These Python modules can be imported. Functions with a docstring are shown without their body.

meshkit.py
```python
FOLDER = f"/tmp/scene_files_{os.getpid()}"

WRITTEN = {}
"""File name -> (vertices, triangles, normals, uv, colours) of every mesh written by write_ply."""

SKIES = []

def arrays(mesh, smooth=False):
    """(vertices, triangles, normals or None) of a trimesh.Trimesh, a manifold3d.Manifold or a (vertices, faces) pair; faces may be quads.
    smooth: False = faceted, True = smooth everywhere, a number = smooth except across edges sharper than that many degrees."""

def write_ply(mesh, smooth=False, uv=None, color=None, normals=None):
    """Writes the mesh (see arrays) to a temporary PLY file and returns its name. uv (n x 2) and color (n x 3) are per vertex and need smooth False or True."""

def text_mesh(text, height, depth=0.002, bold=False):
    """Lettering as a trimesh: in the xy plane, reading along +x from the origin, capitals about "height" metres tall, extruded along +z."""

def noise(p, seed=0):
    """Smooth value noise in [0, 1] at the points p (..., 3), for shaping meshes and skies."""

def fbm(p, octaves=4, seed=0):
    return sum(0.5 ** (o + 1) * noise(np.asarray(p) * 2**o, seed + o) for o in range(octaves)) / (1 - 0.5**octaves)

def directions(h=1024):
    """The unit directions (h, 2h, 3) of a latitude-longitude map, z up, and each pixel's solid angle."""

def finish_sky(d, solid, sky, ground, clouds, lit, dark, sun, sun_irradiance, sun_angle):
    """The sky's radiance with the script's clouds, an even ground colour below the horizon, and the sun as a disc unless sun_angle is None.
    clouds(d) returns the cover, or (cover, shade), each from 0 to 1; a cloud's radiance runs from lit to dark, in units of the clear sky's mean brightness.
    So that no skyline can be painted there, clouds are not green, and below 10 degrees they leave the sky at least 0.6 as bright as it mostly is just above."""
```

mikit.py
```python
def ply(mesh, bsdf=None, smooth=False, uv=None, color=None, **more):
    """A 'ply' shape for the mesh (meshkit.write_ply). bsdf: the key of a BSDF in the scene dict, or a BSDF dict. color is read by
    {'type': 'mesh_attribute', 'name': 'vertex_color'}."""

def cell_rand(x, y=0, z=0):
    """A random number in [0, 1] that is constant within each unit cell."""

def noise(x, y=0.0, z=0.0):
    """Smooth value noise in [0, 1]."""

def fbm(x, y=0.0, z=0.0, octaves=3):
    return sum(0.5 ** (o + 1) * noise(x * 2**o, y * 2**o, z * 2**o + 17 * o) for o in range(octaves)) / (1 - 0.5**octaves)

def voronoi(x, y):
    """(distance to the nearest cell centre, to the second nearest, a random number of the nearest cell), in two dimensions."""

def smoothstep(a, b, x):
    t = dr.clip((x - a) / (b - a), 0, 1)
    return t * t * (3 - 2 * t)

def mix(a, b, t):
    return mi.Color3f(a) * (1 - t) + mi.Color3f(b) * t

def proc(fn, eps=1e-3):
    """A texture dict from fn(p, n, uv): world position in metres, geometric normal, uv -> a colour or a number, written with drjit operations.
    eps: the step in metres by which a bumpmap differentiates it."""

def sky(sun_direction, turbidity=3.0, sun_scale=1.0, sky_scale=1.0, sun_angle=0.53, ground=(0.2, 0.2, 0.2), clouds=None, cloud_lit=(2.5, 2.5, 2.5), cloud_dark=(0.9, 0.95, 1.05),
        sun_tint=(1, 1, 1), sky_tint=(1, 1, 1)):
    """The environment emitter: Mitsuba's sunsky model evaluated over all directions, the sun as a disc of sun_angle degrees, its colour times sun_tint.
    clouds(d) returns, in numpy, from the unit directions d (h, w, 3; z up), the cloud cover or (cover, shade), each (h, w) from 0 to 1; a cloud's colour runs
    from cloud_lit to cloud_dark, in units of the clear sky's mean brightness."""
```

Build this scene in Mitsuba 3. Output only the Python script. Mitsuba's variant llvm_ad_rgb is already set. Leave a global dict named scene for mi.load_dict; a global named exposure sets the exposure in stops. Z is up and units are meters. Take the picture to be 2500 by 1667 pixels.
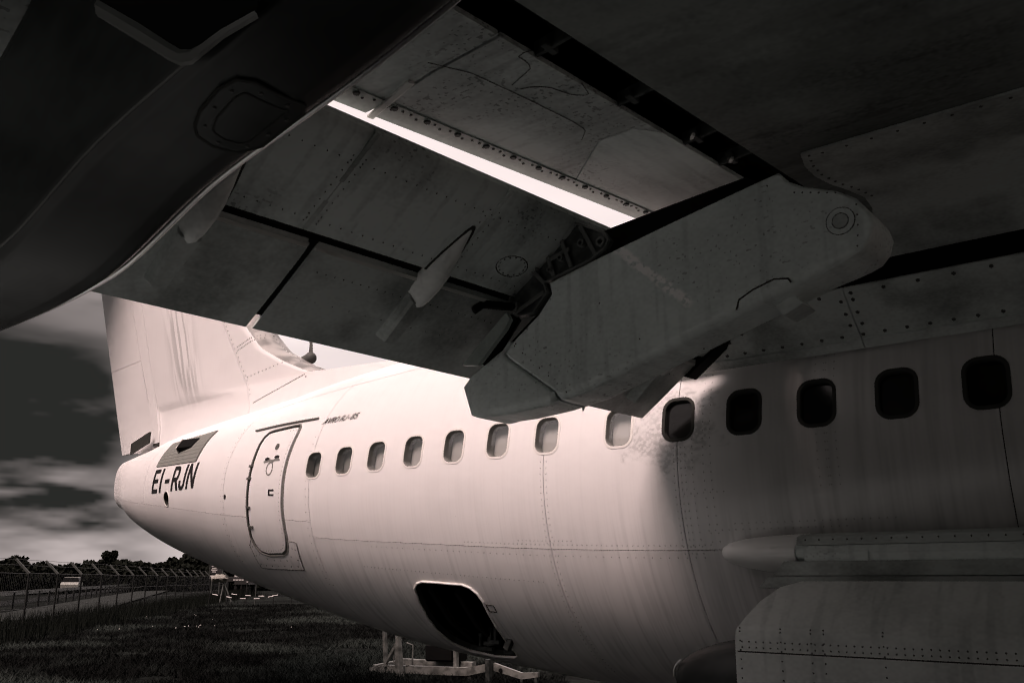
import math
import numpy as np
import trimesh
import shapely
from shapely.geometry import Polygon, LineString, Point, box as sbox
from shapely import affinity
from scipy.interpolate import PchipInterpolator as PI
import drjit as dr
import mitsuba as mi
import mikit
from meshkit import text_mesh, fbm as nfbm, noise as nnoise

# ---------------------------------------------------------------- camera, sky, exposure
T4 = mi.ScalarTransform4f
EYE = 1.6                      # eye height; aircraft data below are in metres from the eye: x to the nose, y to port, z up
exposure = 2.76
yaw, pitch = 0.894, 0.259
vd = np.array([-math.cos(yaw) * math.cos(pitch), math.sin(yaw) * math.cos(pitch), math.sin(pitch)])
scene, labels = {'type': 'scene'}, {}
scene['camera'] = {'type': 'perspective', 'fov': 2 * math.degrees(math.atan(1250 / 2188.0)), 'fov_axis': 'x',
                   'near_clip': 0.05, 'far_clip': 4000.0,
                   'to_world': T4().look_at(origin=[0, 0, EYE], target=[float(v) for v in vd + [0, 0, EYE]], up=[0, 0, 1])}


def cloud_cover(d):
    """a broken overcast: bright overhead, heavy banks low down, the heaviest of them low beyond the tail"""
    el = np.degrees(np.arcsin(np.clip(d[..., 2], -1, 1)))
    az = np.degrees(np.arctan2(d[..., 1], -d[..., 0]))
    ss = lambda a, b, x: (lambda t: t * t * (3 - 2 * t))(np.clip((x - a) / (b - a), 0, 1))
    q = d * np.array([2.2, 2.2, 7.0])
    n = nfbm(q + 3.7, 5)
    n2 = nfbm(d * np.array([7, 7, 30.0]) + 9.1, 5)
    n3 = nfbm(d * np.array([16, 16, 60.0]) + 2.1, 5)
    g = lambda a0, sa, e0, se: np.exp(-((az - a0) / sa) ** 2 - ((el - e0) / se) ** 2)
    # banks: rain cloud added outside the view to shape the low light
    fore = .5 - .5 * np.cos(np.radians(az))                 # 0 astern, 1 ahead, where the added banks cut the light
    bank = ss(0.33 - .3 * fore, 0.52 - .3 * fore, n) * (1 - ss(9 + 28 * fore, 30 + 32 * fore, el + 14 * (n2 - .5)))
    bank = bank * (1 - 0.97 * ss(-15, 8, az) * (1 - ss(74, 100, az)))
    left = (1 - ss(26, 37, az + 6 * (n2 - .5))) * ss(-60, -20, az)
    e2 = el + 2.6 * (n - .5) + 4.4 * (n2 - .5) + 3.0 * (n3 - .5) + .12 * (az - 22)
    body = 0.80 + .17 * ss(3.6, 9.0, e2) - .19 * ss(9.5, 17.0, e2) + .12 * g(20, 9, 3.6, 1.2) - .16 * (1 - ss(.8, 5.0, e2)) - .22 * ss(17, 34, az) * (1 - ss(1.5, 6, e2)) - .12 * g(25, 5, 6.0, 1.0)
    body += .10 * (1 - ss(16, 24, az)) - .05 * ss(22, 29, az) * ss(3, 8, el)
    body += (.42 * (n3 - .5) + .24 * (n2 - .5)) * (1 - .6 * ss(5, 8, e2) * (1 - ss(12.8, 16, e2)))
    shade = np.maximum(bank * 0.97, left * np.clip(body, 0, 1)) + 0.10 * (n2 - .45)
    shade = shade + 0.16 * (1 - ss(4, 30, el)) * ss(0.3, .7, n2)
    return np.ones_like(el), np.clip(shade, 0, 1)


SUN = np.array([0.02, -0.60, 0.80])
scene['sky'] = mikit.sky(SUN, turbidity=3, sun_scale=0.42, sun_angle=27.0, clouds=cloud_cover, ground=(0.05, 0.055, 0.05),
                         cloud_lit=(1.80, 1.55, 1.51), cloud_dark=(0.040, 0.041, 0.038), sun_tint=(0.90, 0.825, 1.0))

# ---------------------------------------------------------------- materials
proc, noise, fbm, smoothstep, mix = mikit.proc, mikit.noise, mikit.fbm, mikit.smoothstep, mikit.mix


def two(b):
    return {'type': 'twosided', 'bsdf': b}


def princ(color, rough=0.5, spec=0.5, metal=0.0, **k):
    c = color if isinstance(color, dict) else {'type': 'rgb', 'value': list(color)}
    r = rough if isinstance(rough, dict) else float(rough)
    return two({'type': 'principled', 'base_color': c, 'roughness': r, 'specular': float(spec), 'metallic': float(metal), **k})


def f_white(p, n, uv):
    m = fbm(p.x * 1.3, p.y * 1.3, p.z * 1.3, 3)
    streak = fbm(p.x * 26, p.y * 3, p.z * 1.1, 3)
    fine = fbm(p.x * 90, p.y * 90, p.z * 90, 2)
    low = 1 - smoothstep(1.0, 2.6, p.z)
    dirt = (smoothstep(.46, .80, streak) * .6 + smoothstep(.45, .8, fbm(p.x * 55, p.y * 3, p.z * .8, 2)) * .5) * (.03 + .27 * low) + smoothstep(.5, .8, m) * .06 + (fine - .5) * .05
    # grime and scuffing about the window under the flap end, and grime with painted wing shade on the skin forward
    gx, gz = (p.x + 3.13) / .40, (p.z - 2.66) / .34
    gr = smoothstep(1.1, .45, dr.sqrt(gx * gx + gz * gz) + 1.6 * (fbm(p.x * 11, p.y, p.z * 11, 5) - .5)) * (.35 + .65 * smoothstep(.40, .58, fbm(p.x * 45, p.y, p.z * 45, 3)))
    shade_grime = smoothstep(-3.25, -2.1, p.x + .8 * (m - .5)) * (.36 + .25 * streak) * smoothstep(1.05, 1.8, p.z)
    # streaks trailing down the fin behind the fixed part of the rudder
    fx = p.x + 12.15 - (p.z - 4.6) * -.42
    fs = smoothstep(.55, .1, dr.abs(fx)) * smoothstep(3.95, 4.5, p.z) * smoothstep(6.8, 5.6, p.z) * smoothstep(.40, .66, fbm(p.x * 17 - p.z * -7, 3.0, p.z * 1.0, 3))
    d = dr.clip(dirt + .44 * gr + shade_grime + fs * .42, 0, .9)
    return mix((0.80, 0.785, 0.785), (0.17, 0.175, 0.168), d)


def f_ripple(p, n, uv):
    # oil-canning of thin skin between its frames
    return .0030 * fbm(p.x * 2.2, p.y * 2.2, p.z * 2.2, 2) + .0009 * noise(p.x * 6, p.y * 6, p.z * 6)


def f_grey(p, n, uv):
    m = fbm(p.x * 2.1 + 5, p.y * 2.1, p.z * 2.1, 4)
    fine = fbm(p.x * 55, p.y * 55, p.z * 55, 2)
    run = fbm(p.x * 3.0, p.y * 22, p.z * 3.0, 3)
    spots = smoothstep(.70, .78, noise(p.x * 75, p.y * 75, p.z * 75)) * smoothstep(.45, .7, m)
    d = dr.clip(.62 * smoothstep(.3, .72, m) + .24 * smoothstep(.48, .75, run) + .35 * (fine - .4) - .1, 0, 1)
    c = mix((0.66, 0.71, 0.695), (0.19, 0.21, 0.205), d)
    return c * (1 - .6 * spots)


def f_fair(p, n, uv):
    m = fbm(p.x * 2.6 + 2, p.y * 2, p.z * 2.6, 4)
    fine = fbm(p.x * 60, p.y * 60, p.z * 60, 2)
    run = fbm(p.x * 24, p.y * 4, p.z * 1.6, 3)
    # pale scrape running down the outer face
    ax, az, bx, bz = -2.23, 3.20, -1.81, 2.805
    t = dr.clip(((p.x - ax) * (bx - ax) + (p.z - az) * (bz - az)) / ((bx - ax) ** 2 + (bz - az) ** 2), 0, 1)
    dx, dz = p.x - ax - t * (bx - ax), p.z - az - t * (bz - az)
    dist = dr.sqrt(dx * dx + dz * dz) + .03 * (fbm(p.x * 28, 1.0, p.z * 28, 3) - .5)
    scr = smoothstep(.034, .012, dist) * smoothstep(.0, .05, t) * smoothstep(1.0, .94, t) * smoothstep(.25, .5, fbm(p.x * 50, 4.0, p.z * 50, 2))
    spots = smoothstep(.72, .80, noise(p.x * 75, p.y * 75, p.z * 75)) * smoothstep(.42, .7, m)
    d = dr.clip(.45 * smoothstep(.3, .75, m) + .28 * smoothstep(.48, .72, run) + .4 * (fine - .45), 0, 1)
    c = mix((0.76, 0.82, 0.80), (0.40, 0.44, 0.43), d) * (1 - .5 * spots)
    return mix(c, (0.96, 0.955, 0.94), scr)


def f_dirty(p, n, uv):
    m = fbm(p.x * 3 + 1, p.y * 3, p.z * 3, 4)
    fine = fbm(p.x * 60, p.y * 60, p.z * 60, 2)
    return mix((0.54, 0.58, 0.565), (0.23, 0.25, 0.24), dr.clip(smoothstep(.3, .75, m) + .5 * (fine - .5), 0, 1))


def f_patch(p, n, uv):
    m = fbm(p.x * 3 + 7, p.y * 3, p.z * 3, 4)
    fine = fbm(p.x * 60, p.y * 60, p.z * 60, 2)
    return mix((0.40, 0.45, 0.425), (0.25, 0.285, 0.27), dr.clip(smoothstep(.3, .75, m) + .6 * (fine - .5), 0, 1))


def f_door(p, n, uv):
    m = fbm(p.x * 2.6 + 2, p.y * 2, p.z * 2.6, 4)
    fine = fbm(p.x * 60, p.y * 60, p.z * 60, 2)
    run = fbm(p.x * 20, p.y * 4, p.z * 1.3, 3)
    d = dr.clip(.5 * smoothstep(.3, .75, m) + .3 * smoothstep(.48, .72, run) + .4 * (fine - .45), 0, 1)
    return mix((0.84, 0.86, 0.84), (0.46, 0.48, 0.47), d)


def f_skin_shaded(p, n, uv):
    m = fbm(p.x * 1.4 + 5, p.y * 1.4, p.z, 4)
    fine = fbm(p.x * 50, p.y * 50, p.z * 50, 2)
    run = fbm(p.x * 2.0, p.y * 14, p.z * 3.0, 3)
    d = dr.clip(.8 * smoothstep(.3, .72, m) + .25 * smoothstep(.45, .75, run) + .35 * (fine - .45), 0, 1)
    return mix((0.26, 0.285, 0.272), (0.06, 0.067, 0.063), d)  # darker than the flap grey: falloff of light painted into the skin


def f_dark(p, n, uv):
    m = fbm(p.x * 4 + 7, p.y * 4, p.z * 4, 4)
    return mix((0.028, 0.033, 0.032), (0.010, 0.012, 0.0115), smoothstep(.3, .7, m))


def f_edge_shade(p, n, uv):
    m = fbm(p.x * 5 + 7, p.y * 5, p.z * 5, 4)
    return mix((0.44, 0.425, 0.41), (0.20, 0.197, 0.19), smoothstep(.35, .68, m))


def f_mech(p, n, uv):
    m = fbm(p.x * 20, p.y * 20, p.z * 20, 4)
    return mix((0.06, 0.066, 0.063), (0.024, 0.027, 0.026), smoothstep(.3, .7, m))


def f_grass(p, n, uv):
    big = fbm(p.x * .16 + 4, p.y * .16, 0.0, 3)
    mid = fbm(p.x * .9, p.y * .9, 1.0, 3)
    fine = fbm(p.x * 7, p.y * 7, 2.0, 4)
    g = dr.clip(.55 * smoothstep(.35, .7, big) + 1.0 * (mid - .45) + 1.5 * (fine - .47), 0, 1)
    return mix((0.0012, 0.0015, 0.0014), (0.011, 0.0135, 0.012), g)


def f_blade(p, n, uv):
    big = fbm(p.x * .30 + 9, p.y * .30, 0.0, 3)
    mid = fbm(p.x * 1.3, p.y * 1.3, 1.0, 3)
    return mix((0.002, 0.0025, 0.0023), (0.038, 0.046, 0.042), dr.clip(smoothstep(.42, .68, big) + 1.2 * (mid - .5), 0, 1))


def f_road(p, n, uv):
    f = fbm(p.x * 1.5, p.y * 1.5, 0.0, 4)
    return mix((0.020, 0.0235, 0.022), (0.009, 0.0105, 0.01), f)


def f_bounce_pad(p, n, uv):
    f = fbm(p.x * 2.0, p.y * 2.0, 0.0, 4)
    return mix((0.31, 0.365, 0.37), (0.20, 0.238, 0.242), f)


def f_frame(p, n, uv):
    f = fbm(p.x * 9, p.y * 9, p.z * 9, 4)
    return mix((0.23, 0.235, 0.22), (0.10, 0.103, 0.096), smoothstep(.35, .75, f))


MATS = dict(
    white=two({'type': 'bumpmap', 'arbitrary': proc(f_ripple, .01), 'scale': 1.0, 'bsdf': {'type': 'principled', 'base_color': proc(f_white), 'roughness': .24, 'specular': .5}}), grey=princ(proc(f_grey), .42, .5), fair=princ(proc(f_fair), .40, .5), dirty=princ(proc(f_dirty), .45, .5),
    pale=princ((.62, .62, .595), .4), pale_patch=princ(proc(f_patch), .4), skin=princ(proc(f_skin_shaded), .45, .4), darkpaint=princ(proc(f_dark), .42, .35), edge=princ(proc(f_edge_shade), .5), lit_rim=princ((.75, .73, .70), .35),
    seam=princ((.035, .036, .033), .8, .2), rubber=princ((.09, .092, .086), .6, .3), rubber_grey=princ((.17, .17, .16), .55, .3),
    black=princ((.006, .006, .006), .8, .1), mech=princ(proc(f_mech), .5, .5), ink=princ((.012, .011, .012), .45, .4),
    rivet=princ((.05, .053, .05), .5, .4), lightrivet=princ((.30, .295, .285), .5, .4), steel=princ((.45, .44, .42), .35, .5, .7), louvre=princ((.20, .205, .19), .5),
    blind=princ((.40, .40, .385), .6), cabin=princ((.012, .012, .012), .7, .1), glosswhite=princ((.86, .86, .845), .3, .6), doorpaint=princ(proc(f_door), .4), polished=princ((.80, .79, .78), .22, .5, .75), darksteel=princ((.11, .115, .11), .45, .5), frame=princ(proc(f_frame), .5),
    grass=princ(proc(f_grass), .9, .05), blade=princ(proc(f_blade), .8, .1), weed=princ((.010, .012, .010), .9, .05),
    road=princ(proc(f_road), .85, .2), bounce_concrete=princ(proc(f_bounce_pad), .85, .2), bark=princ((.02, .019, .017), .9, .05),
    leaf=princ((.012, .014, .011), .9, .05), post=princ((.010, .011, .0105), .6), arm=princ((.075, .082, .077), .6), galv=princ((.10, .107, .10), .5, .5, .4),
    signdark=princ((.02, .02, .02), .5), signwhite=princ((.72, .70, .68), .5), tarp=princ((.30, .29, .26), .7), car=princ((.36, .37, .34), .3),
    window=princ((.006, .006, .006), .12, .25), daisy=princ((.6, .6, .56), .8),
    glass={'type': 'thindielectric', 'int_ior': 1.6},
)
for _k, _b in MATS.items():
    scene['mat_' + _k] = _b


# ---------------------------------------------------------------- helpers
def tm(v, f):
    return trimesh.Trimesh(np.asarray(v, float), np.asarray(f, int), process=False)


def cat(ms):
    return trimesh.util.concatenate([m for m in ms if m is not None])


def add(key, mesh, mat, smooth=False, kind=None, label=None):
    k, i = key, 0
    while k in scene:
        i += 1
        k = '%s_%03d' % (key, i)
    m = mesh.copy()
    m.apply_translation([0, 0, EYE])
    scene[k] = mikit.ply(m, 'mat_' + mat, smooth=smooth)
    e = {}
    if kind:
        e['kind'] = kind
    if label:
        e['label'] = label
    if e:
        labels[k] = e
    return k


def free(key):
    k, i = key, 0
    used = set(labels) | {s.split('__')[0] for s in scene}
    while k in used:
        i += 1
        k = '%s_%03d' % (key, i)
    return k


def thing(key, label, category, group=None):
    k = free(key)
    labels[k] = {'label': label, 'category': category}
    if group:
        labels[k]['group'] = group
    return k


def loftm(rings, closed=True, cap0=False, cap1=False):
    """rings: (m, n, 3); skin between successive rings, caps as fans about the centre"""
    R = np.asarray(rings, float)
    m, n, _ = R.shape
    v = list(R.reshape(-1, 3))
    f = []
    for i in range(m - 1):
        for j in range(n if closed else n - 1):
            a, b = i * n + j, i * n + (j + 1) % n
            f += [[a, b, b + n], [a, b + n, a + n]]
    for cap, i in ((cap0, 0), (cap1, m - 1)):
        if cap:
            c = len(v)
            v.append(R[i].mean(0))
            for j in range(n):
                a, b = i * n + j, i * n + (j + 1) % n
                f.append([a, c, b] if i == 0 else [a, b, c])
    t = tm(v, f)
    t.fix_normals()
    return t


def bar(a, b, w, h=None, up=(0, 0, 1), taper=1.0):
    a, b = np.asarray(a, float), np.asarray(b, float)
    h = h or w
    d = (b - a) / np.linalg.norm(b - a)
    u = np.asarray(up, float)
    if abs(d @ u) > .98:
        u = np.array([1.0, 0, 0])
    s = np.cross(d, u)
    s /= np.linalg.norm(s)
    u = np.cross(s, d)
    q = [(-1, -.8), (-.8, -1), (.8, -1), (1, -.8), (1, .8), (.8, 1), (-.8, 1), (-1, .8)]
    r0 = [a + s * w / 2 * x + u * h / 2 * y for x, y in q]
    r1 = [b + (s * w / 2 * x + u * h / 2 * y) * taper for x, y in q]
    return loftm([r0, r1], True, True, True)


def tube(pts, r, n=8):
    pts = np.asarray(pts, float)
    rings = []
    for i, p in enumerate(pts):
        d = pts[min(i + 1, len(pts) - 1)] - pts[max(i - 1, 0)]
        d /= np.linalg.norm(d)
        u = np.array([0, 0, 1.0]) if abs(d[2]) < .9 else np.array([1.0, 0, 0])
        s = np.cross(d, u)
        s /= np.linalg.norm(s)
        u = np.cross(s, d)
        rr = r[i] if np.ndim(r) else r
        rings.append([p + rr * (math.cos(a) * s + math.sin(a) * u) for a in np.arange(n) * 2 * math.pi / n])
    return loftm(rings, True, True, True)


def tri2(poly):
    v, f = trimesh.creation.triangulate_polygon(poly, engine='earcut')
    return np.asarray(v), np.asarray(f)


def patch(poly, fn, cell=(.14, .09), depth=.006, flip=None, top=True):
    """a plate cut to poly (plane coordinates) and laid on the surface fn(u, v, offset); its edge goes depth inwards"""
    poly = poly.buffer(0)
    polys = list(poly.geoms) if hasattr(poly, 'geoms') else [poly]
    V, F, idx = [], [], {}

    def vid(x, y):
        k = (round(x, 5), round(y, 5))
        if k not in idx:
            idx[k] = len(V)
            V.append(k)
        return idx[k]
    for pg in polys:
        x0, y0, x1, y1 = pg.bounds
        xs = np.arange(math.floor(x0 / cell[0]), math.ceil(x1 / cell[0])) * cell[0]
        ys = np.arange(math.floor(y0 / cell[1]), math.ceil(y1 / cell[1])) * cell[1]
        GX, GY = [g.ravel() for g in np.meshgrid(xs, ys, indexing='ij')]
        cells = shapely.box(GX, GY, GX + cell[0], GY + cell[1])
        shapely.prepare(pg)
        full = shapely.contains(pg, cells)
        hit = shapely.intersects(pg, cells) & ~full
        for k in np.nonzero(full)[0]:
            a, b, c, e = GX[k], GY[k], GX[k] + cell[0], GY[k] + cell[1]
            i0, i1, i2, i3 = vid(a, b), vid(c, b), vid(c, e), vid(a, e)
            F += [[i0, i1, i2], [i0, i2, i3]]
        for k in np.nonzero(hit)[0]:
            q = shapely.intersection(pg, cells[k])
            for g in getattr(q, 'geoms', [q]):
                if g.geom_type != 'Polygon' or g.area < 1e-9:
                    continue
                tv, tf = tri2(g)
                ids = [vid(*p) for p in tv]
                for t in tf:
                    a = [ids[s] for s in t]
                    if len(set(a)) == 3:
                        F.append(a)
    V2, F = np.array(V), np.array(F)
    # consistent plane orientation
    a, b, c = V2[F[:, 0]], V2[F[:, 1]], V2[F[:, 2]]
    ar = (b[:, 0] - a[:, 0]) * (c[:, 1] - a[:, 1]) - (b[:, 1] - a[:, 1]) * (c[:, 0] - a[:, 0])
    F[ar < 0] = F[ar < 0][:, ::-1]
    F = F[np.abs(ar) > 1e-12]
    P = fn(V2[:, 0], V2[:, 1], 0.0)
    out_v, out_f = [P], [F]
    if depth:
        e = np.vstack([F[:, [0, 1]], F[:, [1, 2]], F[:, [2, 0]]])
        key = np.sort(e, 1)
        _, inv, cnt = np.unique(key, axis=0, return_inverse=True, return_counts=True)
        be = e[cnt[inv.ravel()] == 1]
        Pd = fn(V2[:, 0], V2[:, 1], -depth)
        o = len(P)
        sk = np.vstack([np.stack([be[:, 0], be[:, 0] + 2 * o, be[:, 1] + 2 * o], 1), np.stack([be[:, 0], be[:, 1] + 2 * o, be[:, 1]], 1)])
        sk[:, 0] = np.where(True, sk[:, 0], 0)
        # own copies of the rim so that the skirt keeps a crisp edge
        out_v += [P, Pd]
        s2 = sk.copy()
        s2[s2 < o] += o
        out_f.append(s2)
    m = tm(np.vstack(out_v), np.vstack(out_f))
    m.remove_unreferenced_vertices()
    n0 = fn(V2[:1, 0], V2[:1, 1], 0.02) - fn(V2[:1, 0], V2[:1, 1], 0.0)
    t0 = np.cross(P[F[:, 1]] - P[F[:, 0]], P[F[:, 2]] - P[F[:, 0]])
    nn = fn(V2[F[:, 0], 0], V2[F[:, 0], 1], .02) - P[F[:, 0]]
    if (t0 * nn).sum() < 0:
        m.invert()
    return m


def plate(poly, y, th, bev=.004):
    """flat polygon given in (x, z), its outer face at y, going th further to port"""
    m = trimesh.creation.extrude_polygon(poly, th, engine='earcut')
    v = m.vertices
    w = np.stack([v[:, 0], y + v[:, 2], v[:, 1]], 1)
    t = tm(w, m.faces[:, ::-1])
    t.fix_normals()
    return t


def rect(u0, v0, u1, v1, r=0.0):
    b = sbox(u0 + r, v0 + r, u1 - r, v1 - r)
    return b.buffer(r, quad_segs=6) if r else b


def dots(P, N, r, h=.0015, seg=6, dome=False):
    """rivet heads: low six-sided buttons at P with normals N"""
    P, N = np.atleast_2d(P), np.atleast_2d(N)
    if len(N) == 1:
        N = np.repeat(N, len(P), 0)
    V, F = [], []
    a = np.arange(seg) * 2 * math.pi / seg
    for p, n in zip(P, N):
        n = n / np.linalg.norm(n)
        u = np.cross(n, [0.3, .5, .81])
        u /= np.linalg.norm(u)
        w = np.cross(n, u)
        o = len(V)
        for c, s in zip(np.cos(a), np.sin(a)):
            V.append(p + r * (c * u + s * w) - n * .001)
        for c, s in zip(np.cos(a), np.sin(a)):
            V.append(p + .8 * r * (c * u + s * w) + n * h)
        V.append(p + n * h * (1.6 if dome else 1.0))
        for j in range(seg):
            k = (j + 1) % seg
            F += [[o + j, o + k, o + seg + k], [o + j, o + seg + k, o + seg + j], [o + seg + j, o + seg + k, o + 2 * seg]]
    return tm(V, F)


def along(pts, step):
    L = LineString(pts)
    n = max(2, int(L.length / step))
    return np.array([L.interpolate(t, normalized=True).coords[0] for t in np.linspace(0, 1, n)])


# ---------------------------------------------------------------- fuselage
AIR = thing('jet_airliner', 'retired white high-wing airliner seen from under its drooped flaps, parked on the grass', 'airliner')
YC, RF = 7.508, 1.78
FX = np.array([-13.93, -13.4, -12.8, -11.6, -10.3, -9., -8., -7., -5.5, -4.2, -3., 8.5, 11.5, 13.2, 13.9])
FW = np.array([.27, .49, .74, 1.05, 1.30, 1.53, 1.66, 1.73, 1.77, 1.78, 1.78, 1.78, 1.45, .85, .12])
FT = np.array([1.85, 1.88, 1.92, 2.10, 2.20, 2.29, 2.39, 2.47, 2.55, 2.561, 2.561, 2.561, 2.0, 1.0, .1])
FB = np.array([1.07, .93, .70, .305, -.005, -.29, -.49, -.675, -.85, -.955, -1.0, -1.0, -.95, -.8, -.2])
_w, _t, _b = PI(FX, FW), PI(FX, FT), PI(FX, FB)


def fus0(X, t):
    w, tp, b = _w(X), _t(X), _b(X)
    zc, h = (tp + b) / 2, (tp - b) / 2
    e = 1 - .20 * np.clip((-11.2 - X) / 2.4, 0, 1)          # the tail end is slab-sided
    c, s = np.cos(t), np.sin(t)
    return np.stack([X + 0 * t, YC - w * np.sign(c) * np.abs(c) ** e, zc + h * np.sign(s) * np.abs(s) ** e], -1)


def fus(X, s, off=0.0):
    """fuselage skin: X along, s = metres round the barrel from the waterline of its axis"""
    X, t = np.asarray(X, float), np.asarray(s, float) / RF
    e = 1e-3
    p = fus0(X, t)
    a = fus0(X + e, t) - fus0(X - e, t)
    b = fus0(X, t + e) - fus0(X, t - e)
    n = np.cross(a, b)
    n /= np.maximum(np.linalg.norm(n, axis=-1, keepdims=True), 1e-12)
    n = np.where((n[..., 1:2] * -np.cos(t)[..., None] + n[..., 2:3] * np.sin(t)[..., None]) < 0, -n, n)
    return p + n * (np.asarray(off)[..., None] if np.ndim(off) else off)


def fnorm(X, s):
    return fus(X, s, 1.0) - fus(X, s, 0.0)


def off(fn, o):
    return lambda u, v, d: fn(u, v, d + o)


WIN = [(-7.23, .133), (-6.752, .145), (-6.28, .151), (-5.783, .157), (-5.28, .166), (-4.781, .178), (-4.267, .182), (-3.591, .185), (-3.084, .192)]
WIN += [(-2.575 + .507 * k, .191) for k in range(20)]
win_poly = [rect(x - .121, t * RF - .158, x + .121, t * RF + .158, .085) for x, t in WIN]
door_pts = [(-8.253, .470), (-8.33, .462), (-8.396, .424), (-8.432, .36), (-8.44, .24), (-8.452, .085), (-8.466, -.047), (-8.482, -.169), (-8.503, -.279), (-8.522, -.4),
            (-8.49, -.482), (-8.42, -.530), (-8.257, -.544), (-7.935, -.516), (-7.831, -.48), (-7.767, -.42), (-7.737, -.357), (-7.727, -.252), (-7.724, -.158), (-7.712, -.051),
            (-7.706, .066), (-7.695, .186), (-7.680, .294), (-7.668, .393), (-7.676, .440), (-7.72, .470), (-7.824, .473)]
door_poly = Polygon([(x, t * RF) for x, t in door_pts]).buffer(.03).buffer(-.03)
cargo_pts = [(-6.003, -.605), (-5.935, -.57), (-5.852, -.555), (-5.58, -.552), (-5.358, -.55), (-5.281, -.565), (-5.23, -.595), (-5.207, -.638), (-5.210, -.713), (-5.216, -.804),
             (-5.228, -.918), (-5.242, -1.012), (-5.27, -1.061), (-5.348, -1.099), (-5.673, -1.154), (-5.96, -1.138), (-6.06, -1.065), (-6.087, -.94), (-6.067, -.811), (-6.031, -.68)]
cargo_poly = Polygon([(x, t * RF) for x, t in cargo_pts]).buffer(.03).buffer(-.03)
hole_poly = affinity.scale(Point(-10.765, -.132 * RF).buffer(.097, quad_segs=8), 1, 1.75)
cut = shapely.union_all(win_poly + [door_poly, cargo_poly, hole_poly])
S0, S1 = -1.62 * RF + .0, 2 * math.pi * RF - 1.62 * RF
base = sbox(-13.93, S0, 13.85, 1.95 * RF).difference(cut)
add(AIR + '__fuselage', cat([patch(base, off(fus, -.007), (.16, .10), .05),
                             patch(sbox(-13.93, 1.95 * RF, 13.85, S1), off(fus, -.007), (.5, .25), 0)]), 'seam', True)
XB = [-13.93, -11.64, -9.035, -7.272, -4.285, -3.09, -1.0, 4.0, 13.85]
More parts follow.
